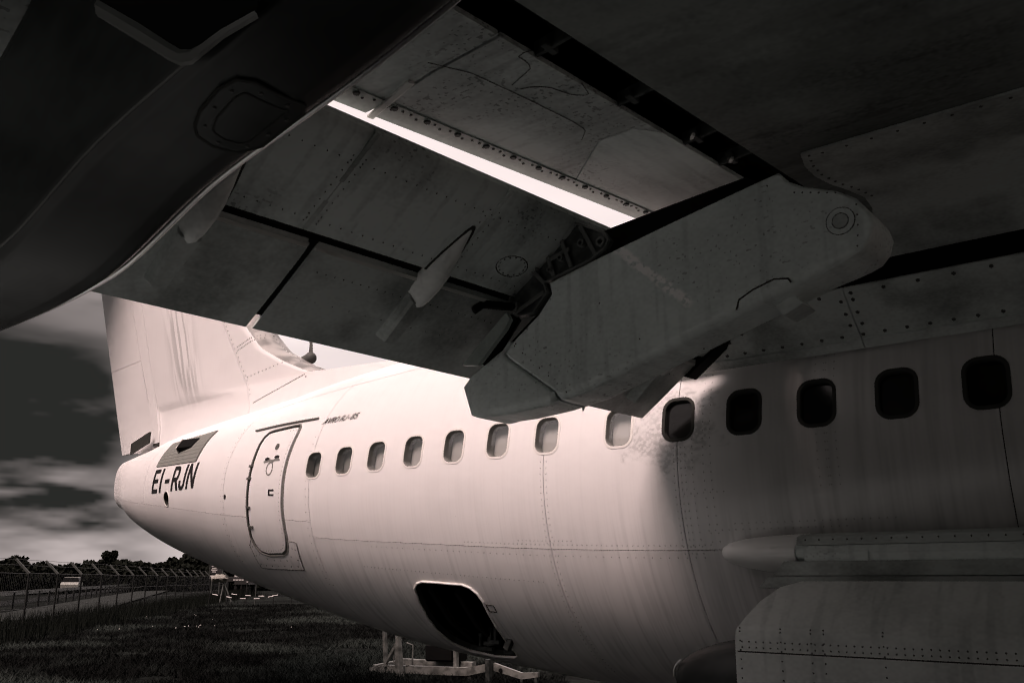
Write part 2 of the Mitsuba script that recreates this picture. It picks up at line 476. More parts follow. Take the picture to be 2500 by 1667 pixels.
for i in range(len(XB) - 1):
    x0, x1 = XB[i] + .003, XB[i + 1] - .003
    lo = (-.235 if x1 < -7.2 else -.335) * RF
    hi = (.80 if x0 > -9.1 else 1.30) * RF
    for s0, s1 in ((S0 + .002, lo - .003), (lo + .003, hi - .004), (hi + .004, 1.95 * RF)):
        pg = sbox(x0, s0, x1, s1)
        if i in (1, 0) and s0 > lo and s1 < hi:
            pass
        pg = pg.difference(cut.buffer(.001))
        add(AIR + '__fuselage__panel', patch(pg, fus, (.15, .075), .007), 'white', 30)
    add(AIR + '__fuselage__panel', patch(sbox(x0, 1.955 * RF, x1, S1 - .004), fus, (.4, .2), .007), 'white', 30)
add(AIR + '__fuselage__tail_cap', cat([loftm([fus(np.full(40, -13.93), np.linspace(0, 2 * math.pi * RF, 40, endpoint=False)), fus(np.full(40, -13.93), np.linspace(0, 2 * math.pi * RF, 40, endpoint=False), -.03) + [-.03, 0, 0]], True, False, True)]), 'white', 40)
# rivet lines of the lap joints
rv, rn = [], []
for X, s0, s1, st in ((-4.285, -1.9, .2, .05), (-3.09, -.62, .26, .05), (-3.0, -.62, .26, .05), (-2.86, -.6, 1.0, .06), (-2.05, -.2, .9, .055), (-1.98, -.2, .9, .055), (-7.30, -1.3, .9, .09), (-9.07, -1.2, 1.2, .09)):
    for dx in (-.028, .028):
        ss = np.arange(s0, s1, st)
        ss = ss[~shapely.contains_xy(cut.buffer(.03), np.full(len(ss), X + dx), ss)]
        rv.append(fus(np.full(len(ss), X + dx), ss)), rn.append(fnorm(np.full(len(ss), X + dx), ss))
for s, x0, x1, st in ((-.56, -5.2, -2.9, .045), (-.53, -4.6, -4.05, .04), (-.65, -6.4, -2.9, .07), (-.88, -6.6, -4.4, .05), (-.42, -2.7, -1.6, .05), (-.46, -2.9, -1.9, .05), (-.20, -3.05, -2.7, .05)):
    xs = np.arange(x0, x1, st)
    rv.append(fus(xs, np.full(len(xs), s))), rn.append(fnorm(xs, np.full(len(xs), s)))
add(AIR + '__fuselage__rivet', dots(np.vstack(rv), np.vstack(rn), .0058), 'lightrivet', kind='stuff')

# windows
for i, ((x, t), wp) in enumerate(zip(WIN, win_poly)):
    w = add(AIR + '__window', patch(wp.buffer(.010).difference(wp.buffer(-.010)), off(fus, .004), (.05, .05), .006), 'lit_rim' if i < 8 else 'seam', 30)  # forward rims, reveals and panes are dark copies, painting in the wing shade
    add(w + '__reveal', patch(wp.buffer(-.006).difference(wp.buffer(-.014)), off(fus, .002), (.05, .05), .09), 'rubber_grey' if i < 8 else 'seam', 30)
    if i < 14:
        add(w + '__pane', patch(wp.buffer(-.012), off(fus, -.022 if i < 8 else -.03), (.06, .06), 0), 'glass' if i < 8 else 'window', True)
        if i < 8:
            c = (x - .02 + .035, t * RF)
            add(w + '__blind', patch(wp.buffer(.02), off(fus, -.10), (.08, .08), 0), 'blind' if i > 1 else 'louvre', True)

# rear door
dk = add(AIR + '__door', patch(door_poly.buffer(-.052), off(fus, .004), (.10, .07), .03), 'white', 30)
add(dk + '__seal', patch(door_poly.buffer(.002).difference(door_poly.buffer(-.016)), off(fus, .008), (.06, .05), .012), 'rubber_grey', 30)
add(dk + '__gap', patch(door_poly.buffer(.002).difference(door_poly.buffer(-.06)), off(fus, -.010), (.08, .06), 0), 'rubber', True)


def at_f(x, t):
    return fus(np.array([x]), np.array([t * RF]))[0]


hp = patch(affinity.scale(Point(-7.99, .30 * RF).buffer(.034), 1, 1.25), off(fus, .012), (.05, .05), .008)
add(dk + '__peephole', hp, 'rubber', 30)
hand = Polygon([(-8.20, .40), (-8.12, .47), (-8.07, .47), (-8.05, .43), (-7.97, .43), (-7.94, .48), (-7.90, .47), (-7.84, .41), (-7.86, .39), (-7.95, .40), (-8.0, .36), (-8.05, .40), (-8.18, .375)])
hand = affinity.translate(affinity.scale(hand, .9, .62), 0, -.07)
add(dk + '__handle', patch(hand, off(fus, .011), (.05, .05), .009), 'steel', 30)
for xx, yy in ((-8.115, .37), (-7.93, .385)):
    add(dk + '__latch', patch(affinity.scale(Point(xx, yy).buffer(.035), 1.2, .6), off(fus, .013), (.05, .05), .01), 'ink', 30)
ring = affinity.scale(Point(-8.03, .235).buffer(.075).difference(Point(-8.03, .235).buffer(.062)), .85, 1.25)
add(dk + '__handle_guard', patch(ring, off(fus, .009), (.05, .05), .006), 'rubber_grey', 30)
cup = sbox(-8.0, -.10 - .02, -7.9, -.10 + .06).difference(sbox(-7.98, -.10, -7.89, -.10 + .04))
add(dk + '__pull', patch(cup, off(fus, .009), (.05, .05), .006), 'ink', 30)
for s in (.30, .12, -.28, -.55):
    add(dk + '__hinge', patch(sbox(-8.47, s - .015, -8.385, s + .015), off(fus, .018), (.05, .05), .02), 'rubber', 30)
dr_ = np.array(door_poly.buffer(-.085).exterior.coords)
dl = along(dr_, .055)
dl = dl[(dl[:, 0] > -7.9) | (dl[:, 1] < -.8)]
add(dk + '__rivet', dots(fus(dl[:, 0], dl[:, 1], .004), fnorm(dl[:, 0], dl[:, 1]), .006), 'rivet', kind='stuff')
sl = Polygon([(-7.67, -.385 * RF), (-7.60, -.39 * RF), (-7.66, -.60 * RF), (-8.62, -.69 * RF), (-8.60, -.47 * RF), (-8.53, -.42 * RF)]).difference(door_poly.buffer(.008))
sk = add(AIR + '__scuff_plate', patch(sl, off(fus, .004), (.10, .07), .004), 'white', 30)
add(sk + '__edge', patch(sl.exterior.buffer(.005).difference(door_poly.buffer(.02)), off(fus, .0055), (.2, .1), 0), 'seam', True)
sd = along(np.array(sl.buffer(-.05).exterior.coords), .13)
add(sk + '__rivet', dots(fus(sd[:, 0], sd[:, 1], .004), fnorm(sd[:, 0], sd[:, 1]), .009), 'rivet', kind='stuff')
xs = np.linspace(-8.70, -7.42, 14)
add(AIR + '__rain_gutter', tube(fus(xs, np.linspace(.516, .487, 14) * RF, .012), .011, 6), 'rubber_grey', True)

# open baggage bay
xa = np.array(cargo_poly.buffer(.004).exterior.coords)[:-1]
ck = add(AIR + '__baggage_bay', tube(np.vstack([fus(xa[:, 0], xa[:, 1], .006), fus(xa[:1, 0], xa[:1, 1], .006)]), .011, 6), 'lit_rim', True)
outer = fus(xa[:, 0], xa[:, 1], -.002)
inner = outer + np.array([0, 1.2, 0.10])
add(ck + '__lining', loftm([outer, fus(xa[:, 0], xa[:, 1], -.09), inner], True, False, True), 'black', 40)
for (x, t) in ((-5.60, -1.0), (-5.50, -.97), (-5.38, -1.02), (-5.72, -1.08), (-5.45, -1.07), (-5.3, -1.03), (-5.85, -1.1)):
    q = fus(np.array([x]), np.array([t * RF]))[0]
    add(ck + '__roller', cat([bar(q + [0, .10, -.02], q + [0, .10, .14], .03), bar(q + [-.06, .09, .0], q + [.06, .09, .0], .035)]), 'mech')
for X in (-5.95, -5.62, -5.32):
    a_, b_, c_ = at_f(X, -.60) + [0, .16, 0], at_f(X, -.85) + [0, .16, .02], at_f(X, -1.12) + [0, .12, .06]
    add(ck + '__frame', cat([bar(a_, b_, .05, .06), bar(b_, c_, .05, .06)]), 'cabin')
q = at_f(-5.19, -.93)
add(ck + '__latch', cat([bar(q + [-.03, -.02, -.05], q + [.03, -.02, .06], .06), bar(q + [0, -.03, .05], q + [0.05, -.03, .07], .03)]), 'mech')
lp = sbox(-5.19, -.70 * RF, -5.10, -.655 * RF)
add(AIR + '__latch_cover', patch(lp.difference(lp.buffer(-.008)), off(fus, .004), (.05, .05), .004), 'seam', True)
add(AIR + '__tail_vent', patch(hole_poly.difference(hole_poly.buffer(-.012)), off(fus, .006), (.05, .05), .008), 'lit_rim', 30)
add(AIR + '__tail_vent__duct', patch(hole_poly.buffer(.01), off(fus, -.05), (.08, .08), 0), 'black', True)
add(AIR + '__drain_port', patch(affinity.scale(Point(-8.99, -.075 * RF).buffer(.026), 1, 1.5), off(fus, .003), (.05, .05), .004), 'ink', 30)

# grey grille with intake scoop beside the fin
gk = add(AIR + '__grille', patch(sbox(-11.33, .292 * RF, -10.0, .715 * RF), off(fus, .003), (.15, .06), .004), 'seam', 30)
gs = np.linspace(.294, .713, 9)
for a, b in zip(gs[:-1], gs[1:]):
    add(gk + '__slat', patch(sbox(-11.32, a * RF + .004, -10.01, b * RF - .004), off(fus, .012), (.15, .06), .01), 'louvre', 30)
sc0 = [fus(np.array([x]), np.array([s]), o)[0] for x, s, o in ((-10.74, .46 * RF, .01), (-10.72, .62 * RF, .01), (-10.71, .60 * RF, .085), (-10.73, .48 * RF, .085))]
sc1 = [fus(np.array([x]), np.array([s]), o)[0] for x, s, o in ((-10.42, .50 * RF, .01), (-10.36, .64 * RF, .01), (-10.38, .63 * RF, .03), (-10.43, .51 * RF, .03))]
add(gk + '__scoop', loftm([sc0, sc1], True, True, True), 'black')
add(gk + '__scoop_lip', tube([sc0[1], sc0[2], sc0[3], sc0[0]], .012, 6), 'steel', True)


def lettering(txt, BL, BR, TL, TR, bold):
    m = text_mesh(txt, 1.0, .004, bold)
    gl = sorted(m.split(only_watertight=False), key=lambda g_: g_.bounds[0, 0])
    for k, g_ in enumerate(gl):
        if txt[k:k + 1] == 'I' and len(gl) == len(txt):
            c, h = (g_.bounds[0] + g_.bounds[1]) / 2, g_.bounds[1] - g_.bounds[0]
            gl[k] = trimesh.creation.box((.20, h[1], h[2])).apply_translation(c)      # a plain stroke
    m = cat(gl).subdivide_to_size(.30)
    v = m.vertices
    lo, hi = v.min(0), v.max(0)
    u, w = (v[:, 0] - lo[0]) / (hi[0] - lo[0]), (v[:, 1] - lo[1]) / (hi[1] - lo[1])
    B, Tp = np.array(BL) + np.outer(u, np.array(BR) - BL), np.array(TL) + np.outer(u, np.array(TR) - TL)
    q = B + (Tp - B) * w[:, None]
    return tm(fus(q[:, 0], q[:, 1] * RF, .001 + v[:, 2]), m.faces)


for gl in sorted(lettering('EI-RJN', (-11.297, -.083), (-9.891, .0), (-11.283, .251), (-9.875, .280), True).split(only_watertight=False), key=lambda g_: g_.centroid[0]):
    add(AIR + '__registration_letter', gl, 'ink', False)
add(AIR + '__type_lettering', lettering('AVRO RJ-85', (-7.30, .428), (-6.755, .423), (-7.262, .472), (-6.728, .470), False), 'ink', False, kind='stuff')

# ---------------------------------------------------------------- fin
Zl = np.array([2.0, 2.30, 2.50, 2.555, 2.58, 2.62, 2.735, 2.845, 2.975, 3.11, 3.29, 3.43, 3.65, 5.0, 7.0])
Xl = np.array([-6.2, -6.3, -7.1, -8.15, -8.6, -9.0, -9.33, -9.6, -9.86, -10.12, -10.33, -10.48, -10.70, -12.0, -13.9])
x_le = PI(Zl, Xl)
x_te = lambda z: -14.26 - .4543 * (z - 1.93)
x_b1 = lambda z: -10.29 - .7324 * (z - 2.29)
x_b2 = lambda z: -12.81 - .427 * (z - 2.07)
x_b3 = lambda z: -13.04 - .481 * (z - 2.04)


def half(x, z):
    le, te = x_le(z), x_te(z)
    hw = np.interp(z, [1.9, 2.25, 2.45, 2.6, 3.2, 5.0, 7.0], [.60, .42, .34, .29, .27, .23, .16])
    u = np.clip((le - x) / .30, 0, 1)
    nose = np.sqrt(np.clip(1 - (1 - u) ** 2, 0, 1))
    c = np.clip((le - x) / (le - te), 0, 1)
    tail = np.clip(1 - ((c - .45) / .55).clip(0, 1) ** 1.2, 0, 1)
    return hw * nose * tail + .012


def finstrip(xa, xb, zs, n, o=0.0, close=True):
    """the fin between chord lines xa(z) and xb(z), both sides"""
    rings = []
    for z in zs:
        a, b = float(xa(z)), float(xb(z))
        k = np.linspace(0, 1, n) ** (1.8 if xa is x_le else 1)
        x = a + (b - a) * k
        h = np.maximum(half(x, z) + o, .004)
        rings.append(np.vstack([np.stack([x, YC - h, np.full(n, z)], 1), np.stack([x, YC + h, np.full(n, z)], 1)[::-1]]))
    return loftm(rings, True, True, True)


zs = np.concatenate([np.linspace(2.0, 2.5, 6), np.linspace(2.54, 3.7, 26), np.linspace(3.9, 7.0, 10)])
fk = add(AIR + '__fin', finstrip(x_le, lambda z: x_b3(z) - .02, zs, 40, -.008), 'seam', 40)
g = .006
zu = np.concatenate([np.linspace(2.02, 2.5, 6), np.linspace(2.54, 3.7, 30), np.linspace(3.9, 7.0, 10)])
mx = lambda f1, f2: (lambda z: np.minimum(f1(z), f2(z)))
add(fk + '__leading_edge_fairing', finstrip(x_le, lambda z: min(float(x_b1(z)) + g, float(x_le(z)) - .1), zu, 30), 'white', 35)
add(fk + '__nose_strip', finstrip(x_le, lambda z: float(x_le(z)) - .17, zu[6:], 14, .003), 'edge', 35)  # grey strip paints the shaded face of the blunt leading edge
add(fk + '__skin_panel', finstrip(lambda z: min(x_b1(z) - g, float(x_le(z)) - .12), lambda z: x_b2(z) + g, np.concatenate([[1.95], zs[1:]]), 14), 'white', 35)
add(fk + '__shroud_panel', finstrip(lambda z: x_b2(z) - g, lambda z: x_b3(z) + g, np.linspace(2.03, 7.0, 8), 4), 'white', 35)
zr = [1.96, 2.72, 3.50, 3.506, 4.6, 7.0]
rk = add(AIR + '__rudder', finstrip(lambda z: x_b3(z) - g * 1.5, x_te, np.linspace(1.97, 3.46, 8), 8), 'white', 35)
add(AIR + '__rudder', finstrip(lambda z: x_b3(z) - g * 1.5, x_te, np.linspace(3.47, 7.0, 10), 8), 'white', 35)
xr, zr_ = -13.62, 2.02
add(rk + '__hinge_plate', loftm([[(-13.55, YC - .24 - d, 1.90), (-12.98, YC - .27 - d, 2.03), (-12.98, YC - .27 - d, 2.20), (-13.55, YC - .24 - d, 2.07)] for d in (0, .03)], True, True, True), 'seam')
pr, nr = [], []
for fz in np.arange(2.45, 3.9, .075):
    x = float(x_b1(fz)) + .045
    if x < float(x_le(fz)) - .1:
        pr.append((x, YC - half(x, fz), fz))
for k in np.linspace(.0, 1, 15):
    for dd in (-.03, .03):
        z = 3.18 + k * .14 + dd
        x = float(x_b1(3.18)) + .1 + (float(x_le(3.32)) - float(x_b1(3.18)) - .12) * k
        pr.append((x, YC - half(np.array(x), z), z))
for k in np.linspace(0, 1, 12):
    z = 2.72 + .12 * k
    x = float(x_b1(2.72)) + .08 + (float(x_le(2.84)) - float(x_b1(2.72)) - .1) * k
    pr.append((x, YC - half(np.array(x), z), z))
for k in np.linspace(0, 1, 7):
    pr.append((-10.15 + .95 * k, YC - .33 + .0 * k, 2.33 + .21 * k))
add(fk + '__rivet', dots(np.array(pr), np.array([[0.15, -1, .1]]), .011, .003), 'rivet', kind='stuff')
sx = np.linspace(-10.2, -9.25, 14)
sz = 2.30 + (sx + 10.2) * .30
add(fk + '__seam', tube(np.stack([sx, YC - np.array([half(np.array(a), b) for a, b in zip(sx, sz)]) - .001, sz], 1), .005, 5), 'seam', True)
# beacon pod on the shoulder of the fin root
bp = np.array([-9.72, YC + .14, 2.955])
pod = trimesh.creation.icosphere(subdivisions=3, radius=.083)
ak = add(AIR + '__antenna_pod', cat([pod.apply_translation(bp), loftm([[bp + [-.04, .07 * math.cos(a), .07 * math.sin(a)] for a in np.arange(14) * 2 * math.pi / 14], [bp + [-.30, .006 * math.cos(a), .006 * math.sin(a) + .02] for a in np.arange(14) * 2 * math.pi / 14]], True, True, True)]), 'rubber', 40)
add(ak + '__blade', loftm([[bp + [-.035, -.012, .05], bp + [0, -.02, .05], bp + [.045, 0, .05], bp + [0, .02, .05]], [bp + [-.03, -.008, .2], bp + [0, -.014, .2], bp + [.03, 0, .2], bp + [0, .014, .2]],
                           [bp + [-.055, -.004, .305], bp + [-.035, -.008, .31], bp + [-.015, 0, .305], bp + [-.035, .008, .305]]], True, True, True), 'rubber', 40)
# tailplane, on top of the fin
tp = []
for yy, c0, ch, th in ((-5.4, -15.9, 1.0, .05), (0, -13.6, 2.7, .16), (5.4, -15.9, 1.0, .05)):
    tp.append([(c0 - ch * a, YC + yy, 7.02 + th * b) for a, b in ((0, 0), (.05, .8), (.3, 1), (1, 0), (.3, -1), (.05, -.8))])
add(AIR + '__tailplane', loftm(tp, True, True, True), 'white', 35)

# ---------------------------------------------------------------- wing
zw = lambda y: 1.785 + .0524 * np.minimum(y, 6.0)
xe = lambda y: -1.56 - .045 * (3.95 - y)           # rear edge of the lower skin
xs_ = lambda y: -1.745 - .040 * (4.1 - y)          # front edge of the shroud panels
xt = lambda y: -2.42 - .085 * (3.95 - y)           # rear edge of the shroud panels
xl = lambda y: 2.6 - .344 * np.maximum(6.0 - y, 0)
WY = [-5.67, -3.0, 0.0, 2.0, 4.0, 6.0, 7.5]


def wskin(y, k, o):
    """lower skin, k from 0 at its rear edge to 1 at the leading edge"""
    x = xe(y) + (xl(y) - xe(y)) * k
    return np.stack([x + 0 * y, y + 0 * x, zw(y) + .32 * np.clip(k - .55, 0, 1) ** 2 / .2 * .45 - o], -1)


for y0, y1 in ((-5.67, .1), (.108, 7.5)):
    add(AIR + '__wing_lower_skin', patch(sbox(y0, 0, y1, 1), lambda u, v, d: wskin(u, v, d), (.5, .08), .03), 'skin', 30)
up = []
for y in WY:
    th = np.interp(y, [-5.67, 6], [.26, .56])
    k = np.linspace(0, 1, 16)
    x = xl(y) + (xt(y) + .02 - xl(y)) * k
    z = zw(y) + .09 + th * (np.sqrt(k) * (1 - k) * 2.0) * (1 - .25 * k) - .07 * k
    up.append(np.stack([x, np.full(16, y), z], 1))
up = np.array(up)
add(AIR + '__wing_upper_skin', loftm(np.concatenate([up, up[:, ::-1] + [0, 0, .012]], 1), True, True, True), 'white', 30)
add(AIR + '__rear_spar', cat([loftm([[(xe(y) + .03, y, zw(y) + .02), (xe(y) + .03, y, zw(y) + .35), (xe(y) + .06, y, zw(y) + .35), (xe(y) + .06, y, zw(y) + .02)] for y in WY], True, True, True)]), 'black')
add(AIR + '__rear_spar__cavity', loftm([[(xe(y) + .05, y, zw(y) + .13), (xs_(y) - .10, y, zw(y) + .10), (xs_(y) - .10, y, zw(y) + .115), (xe(y) + .05, y, zw(y) + .145)] for y in WY], True, True, True), 'black')  # black sheet under the upper skin stands for shade in the slot
add(AIR + '__rear_spar__beam', loftm([[(xe(y) - .10, y, zw(y) + .10), (xe(y) - .03, y, zw(y) + .10), (xe(y) - .03, y, zw(y) + .16), (xe(y) - .10, y, zw(y) + .16)] for y in WY], True, True, True), 'mech')
for y in (1.6, 2.4, 2.95, 3.49, 3.83):
    add(AIR + '__rear_spar__bracket', cat([bar((xe(y), y, zw(y) + .05), (xs_(y), y, zw(y) + .03), .02, .06), bar((xe(y) - .12, y - .04, zw(y) + .02), (xe(y) - .12, y + .04, zw(y) + .02), .03)]), 'mech')
for y in (3.44, 3.81):
    add(AIR + '__rear_spar__clip', cat([bar((xe(y) - .10, y - .018, zw(y) + .0), (xe(y) - .13, y + .018, zw(y) + .005), .014)]), 'pale')  # pale pieces stand for glimpses of sky through small gaps


def flat(x, y, o):
    return np.stack([x, y, zw(y) - .012 * 0 - o], -1)


def shroud(u, v, d):
    """u metres along the span, v from 0 at the front edge to 1 at the rear edge"""
    x = xs_(u) + (xt(u) - xs_(u)) * v
    return np.stack([x, u, zw(u) - d - .004], -1)


add(AIR + '__shroud', patch(Polygon([(-3.4, 0), (2.185, 0), (2.21, .5), (2.27, 1), (-3.4, 1)]), shroud, (.3, .2), .022), 'grey', False)
k1 = Polygon([(2.20, 0), (2.225, .5), (2.292, 1.0), (3.545, 1.0), (3.17, .36), (3.17, 0.10), (3.30, 0)])
add(AIR + '__shroud', patch(k1, shroud, (.3, .2), .022), 'grey', False)
k2 = Polygon([(3.552, 1.0), (3.177, .36), (3.177, .10), (3.307, 0), (5.6, 0), (5.6, 1.0)])
add(AIR + '__shroud', patch(k2, shroud, (.3, .2), .022), 'fair', False, label='shroud panel painted paler for light falling beside the big flap fairing')  # paler paint here imitates a patch of falling light
for y0, y1 in ((-3.4, 2.262), (2.295, 5.6)):
    ek = add(AIR + '__shroud_edge_strip', patch(sbox(y0, .875, y1, 1.06), lambda u, v, d: shroud(u, v, d) + [0, 0, -.006], (.5, .3), .02), 'pale_patch', False)
    yy = np.arange(max(y0, 1.2) + .02, min(y1, 4.2), .045)
    P = shroud(yy, np.where(np.arange(len(yy)) % 3 == 0, .93, .905), .006)
    add(ek + '__rivet', dots(P, [[0, 0, -1]], .0075, .004), 'rivet', kind='stuff')
    P2 = shroud(yy[::4], np.full(len(yy[::4]), .905), .006)
    add(ek + '__bolt', dots(P2, [[0, 0, -1]], .017, .008, 8), 'rivet', kind='stuff')
add(AIR + '__shroud_hinge_arm', cat([bar((-2.28, 2.205, zw(2.2) - .012), (-2.62, 2.30, zw(2.3) - .012), .03, .012)]), 'pale')
for pts in ([(-2.138, 2.152), (-2.067, 2.319), (-2.048, 2.496), (-2.031, 2.665), (-2.012, 2.934), (-2.018, 3.038), (-2.091, 3.112)],
            [(-1.789, 2.348), (-1.82, 2.339), (-1.856, 2.347), (-1.854, 2.408), (-1.876, 2.449), (-2.009, 2.501)],
            [(-2.005, 2.549), (-1.954, 2.564), (-1.909, 2.613), (-1.874, 2.737), (-1.824, 2.782), (-1.791, 2.675)]):
    L = along(pts, .03)
    add(AIR + '__sealant_bead', tube(np.column_stack([L, zw(L[:, 1]) - .005]), .0021, 5), 'rubber', True)

# the two engines of this wing hang ahead of the picture and shade the forward cabin side
for ye, xf, xa_, zc_ in ((3.25, 4.6, .35, .75), (.55, 3.7, -.1 + .3, .62)):
    prof = [(xf - .02, .50), (xf, .56), (xf - .05, .63), (xf - .5, .72), (xf - 1.6, .72), (xf - 2.8, .62), (xa_ + .5, .50), (xa_, .40), (xa_ + .02, .36), (xf - 2.0, .30), (xf - .6, .05)]
    ng = add(AIR + '__engine', loftm([[(x, ye + r * math.cos(a), zc_ + r * math.sin(a)) for a in np.arange(32) * 2 * math.pi / 32] for x, r in prof], True, False, True), 'dirty', 40)
    add(ng + '__pylon', loftm([[(x, ye + sgn * w, z) for sgn, w, z in ((-1, .12, zc_ + .4), (1, .12, zc_ + .4), (1, .12, zt), (-1, .12, zt))] for x, zt in ((xf - .9, zc_ + .8), (xf - 1.9, float(zw(ye)) + .15), (xa_ + .1, float(zw(ye)) + .05))], True, True, True), 'dirty')
# ---------------------------------------------------------------- flap
def le(y):
    return np.array([-2.62 + .0625 * y, y, 1.72 + .0262 * y])


def te(y):
    return np.array([-3.56 + .052 * y, y, 1.12])


def flap_pt(y, c, n):
    a, b = le(y), te(y)
    d = b - a
    N = np.array([d[2], 0, -d[0]])
    N /= np.linalg.norm(N)
    return a + d * c + N * n


SEC_MAIN = [(.495, 0), (.3, -.004), (.12, 0), (.065, .008), (.037, .028), (.029, .055), (.037, .085), (.075, .115), (.17, .14), (.3, .135), (.495, .085), (.497, .04)]
SEC_TAB = [(1, 0), (.8, -.002), (.60, 0), (.552, .006), (.538, .022), (.535, .042), (.55, .065), (.60, .080), (.8, .048), (1, .006)]


def flap_piece(sec, y0, y1, yend=None, k=6):
    out = []
    for y in np.linspace(0, 1, k):
        out.append([flap_pt(y0 + (y1 - y0) * y, c, n) for c, n in sec])
    return loftm(out, True, True, True)


FL = AIR + '__flap'
add(FL, flap_piece(SEC_MAIN, -3.4, .35), 'grey', 30)
for a, b in ((.356, 2.245), (2.251, 3.06), (3.066, 4.3), (4.306, 5.57)):
    add(FL + '__skin_panel', flap_piece(SEC_MAIN, a, b), 'grey', 30)
add(FL + '__tab_hinge', loftm([[flap_pt(y, c, n) for c, n in ((.49, .02), (.49, .06), (.545, .06), (.545, .025))] for y in (-3.4, 5.57)], True, True, True), 'black')
SEC_T2 = SEC_TAB
for a, b in ((-3.4, 2.325), (2.36, 5.57)):
    t = add(AIR + '__flap_tab', flap_piece(SEC_TAB, a, b), 'dirty', 30)
add(AIR + '__flap_tab__end_seal', loftm([[flap_pt(2.318, .53, .012), flap_pt(2.318, .93, .006), flap_pt(2.318, .93, .03), flap_pt(2.318, .53, .07)], [flap_pt(2.362, .53, .012), flap_pt(2.362, .93, .006), flap_pt(2.362, .93, .03), flap_pt(2.362, .53, .07)]], True, True, True), 'black')
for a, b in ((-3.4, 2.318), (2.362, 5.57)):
    add(AIR + '__flap_tab__worn_edge', loftm([[flap_pt(y, c, n) for c, n in ((.552, .0045), (.566, -.002), (.566, .003), (.552, .009))] for y in (a, b)], True, True, True), 'pale')  # pale strip paints sky light on the tab nose
# dark seal plate on the inboard end
add(FL + '__end_seal', loftm([[flap_pt(y, c, n) for c, n in ((-.02, .10), (.0, -.02), (.64, -.02), (.66, .02))] for y in (5.575, 5.70)], True, True, True), 'black')
ov = [(3.42 + .105 * math.cos(a), .352 + .055 * math.sin(a)) for a in np.arange(24) * 2 * math.pi / 24]
fpt = lambda u, v, d: np.array([flap_pt(a, b, -d) for a, b in zip(np.ravel(u), np.ravel(v))])
ck2 = add(FL + '__inspection_cover', patch(Polygon(ov), off(fpt, .004), (.1, .1), .004), 'grey')
add(ck2 + '__rim', patch(Polygon(ov).exterior.buffer(.0025), off(fpt, .0045), (.1, .1), 0), 'seam')
add(ck2 + '__screw', dots(np.array([flap_pt(3.42 + .088 * math.cos(a), .352 + .046 * math.sin(a), -.004) for a in np.arange(14) * 2 * math.pi / 14]), [[.5, -.1, -.85]], .006), 'rivet', kind='stuff')
for yv in (2.248, 3.063):
    add(FL + '__seam_strip', loftm([[flap_pt(yv - .012, c, -.003), flap_pt(yv + .012, c, -.003), flap_pt(yv + .012, c, .004), flap_pt(yv - .012, c, .004)] for c in (.03, .49)], True, True, True), 'dirty')
yy = np.arange(2.45, 5.5, .05)
q = []
for yv in (1.35, 2.28, 3.09, 3.03, 2.215):
    q += [flap_pt(yv, c, -.0045) for c in np.arange(.14, .48, .035)]
for c in (.16, .44):
    q += [flap_pt(y, c, -.0045) for y in np.arange(1.2, 4.2, .06)]
add(FL + '__rivet', dots(np.array(q), [[.6, 0, -.8]], .0042, .001), 'rivet', kind='stuff')
add(AIR + '__flap_tab__rivet', dots(np.vstack([[flap_pt(y, .66, -.001) for y in yy], [flap_pt(y, .80, -.001) for y in yy[::2]]]), [[.5, 0, -.85]], .004), 'rivet', kind='stuff')


def hinge_fairing(y, w=.062, mat='doorpaint'):
    """teardrop over a tab hinge: slim nose on the flap, rounded bulge, cut-off box on the tab"""
    rings = []
    for c, hw, dp in ((.245, .004, .003), (.265, .015, .010), (.32, .030, .028), (.40, .047, .055), (.47, .058, .080), (.54, .06, .090), (.60, .056, .088), (.64, .048, .078), (.665, .03, .058), (.672, .012, .045)):
        rings.append([flap_pt(y + hw * w / .06 * math.cos(a), c, .012 - (dp + .012) * max(math.sin(a), -.15)) for a in np.linspace(-.25, math.pi + .25, 16)])
    k = add(AIR + '__hinge_fairing', loftm(rings, True, True, True), mat, 50)
    skirt = [[flap_pt(y + sg * (hw * w / .06 + .009), c, n) for sg, n in ((-1, .004), (-1, -.006), (1, -.006), (1, .004))] for c, hw in ((.235, .0), (.262, .015), (.32, .03), (.40, .047), (.47, .058), (.497, .059))]
    add(k + '__seal', loftm(skirt, True, True, True), 'seam')  # dark skirt draws a contact shadow round the teardrop
    r2 = []
    for c, hw, dp in ((.62, .05, .012), (.635, .052, .066), (.86, .036, .080), (.88, .034, .015)):
        r2.append([flap_pt(y + sx_ * hw, c, n) for sx_, n in ((-1, .01), (-1, -dp * .75), (-.8, -dp), (.8, -dp), (1, -dp * .75), (1, .01))])
    add(k + '__tail_box', loftm(r2, True, True, True), 'dirty')


for y in (.2, 1.80, 3.02, 5.22):
    hinge_fairing(y)

# ---------------------------------------------------------------- big flap track fairing (inboard)
FAIR = [(-1.364, 1.745), (-1.322, 1.690), (-1.261, 1.649), (-1.192, 1.619), (-1.124, 1.59), (-1.044, 1.534), (-.994, 1.457), (-.981, 1.40), (-1.002, 1.34), (-1.039, 1.30), (-1.09, 1.28),
        (-1.358, 1.20), (-1.606, 1.128), (-1.85, 1.055), (-2.157, .964), (-2.439, .885), (-2.664, .850), (-2.903, .832), (-3.115, .832), (-3.165, .85), (-3.227, 1.016), (-3.174, 1.069),
        (-2.854, 1.234), (-2.706, 1.335), (-2.62, 1.428), (-2.627, 1.474), (-2.635, 1.496), (-2.347, 1.559), (-1.901, 1.647), (-1.521, 1.718)]
FY0, FY1 = 3.58, 3.86


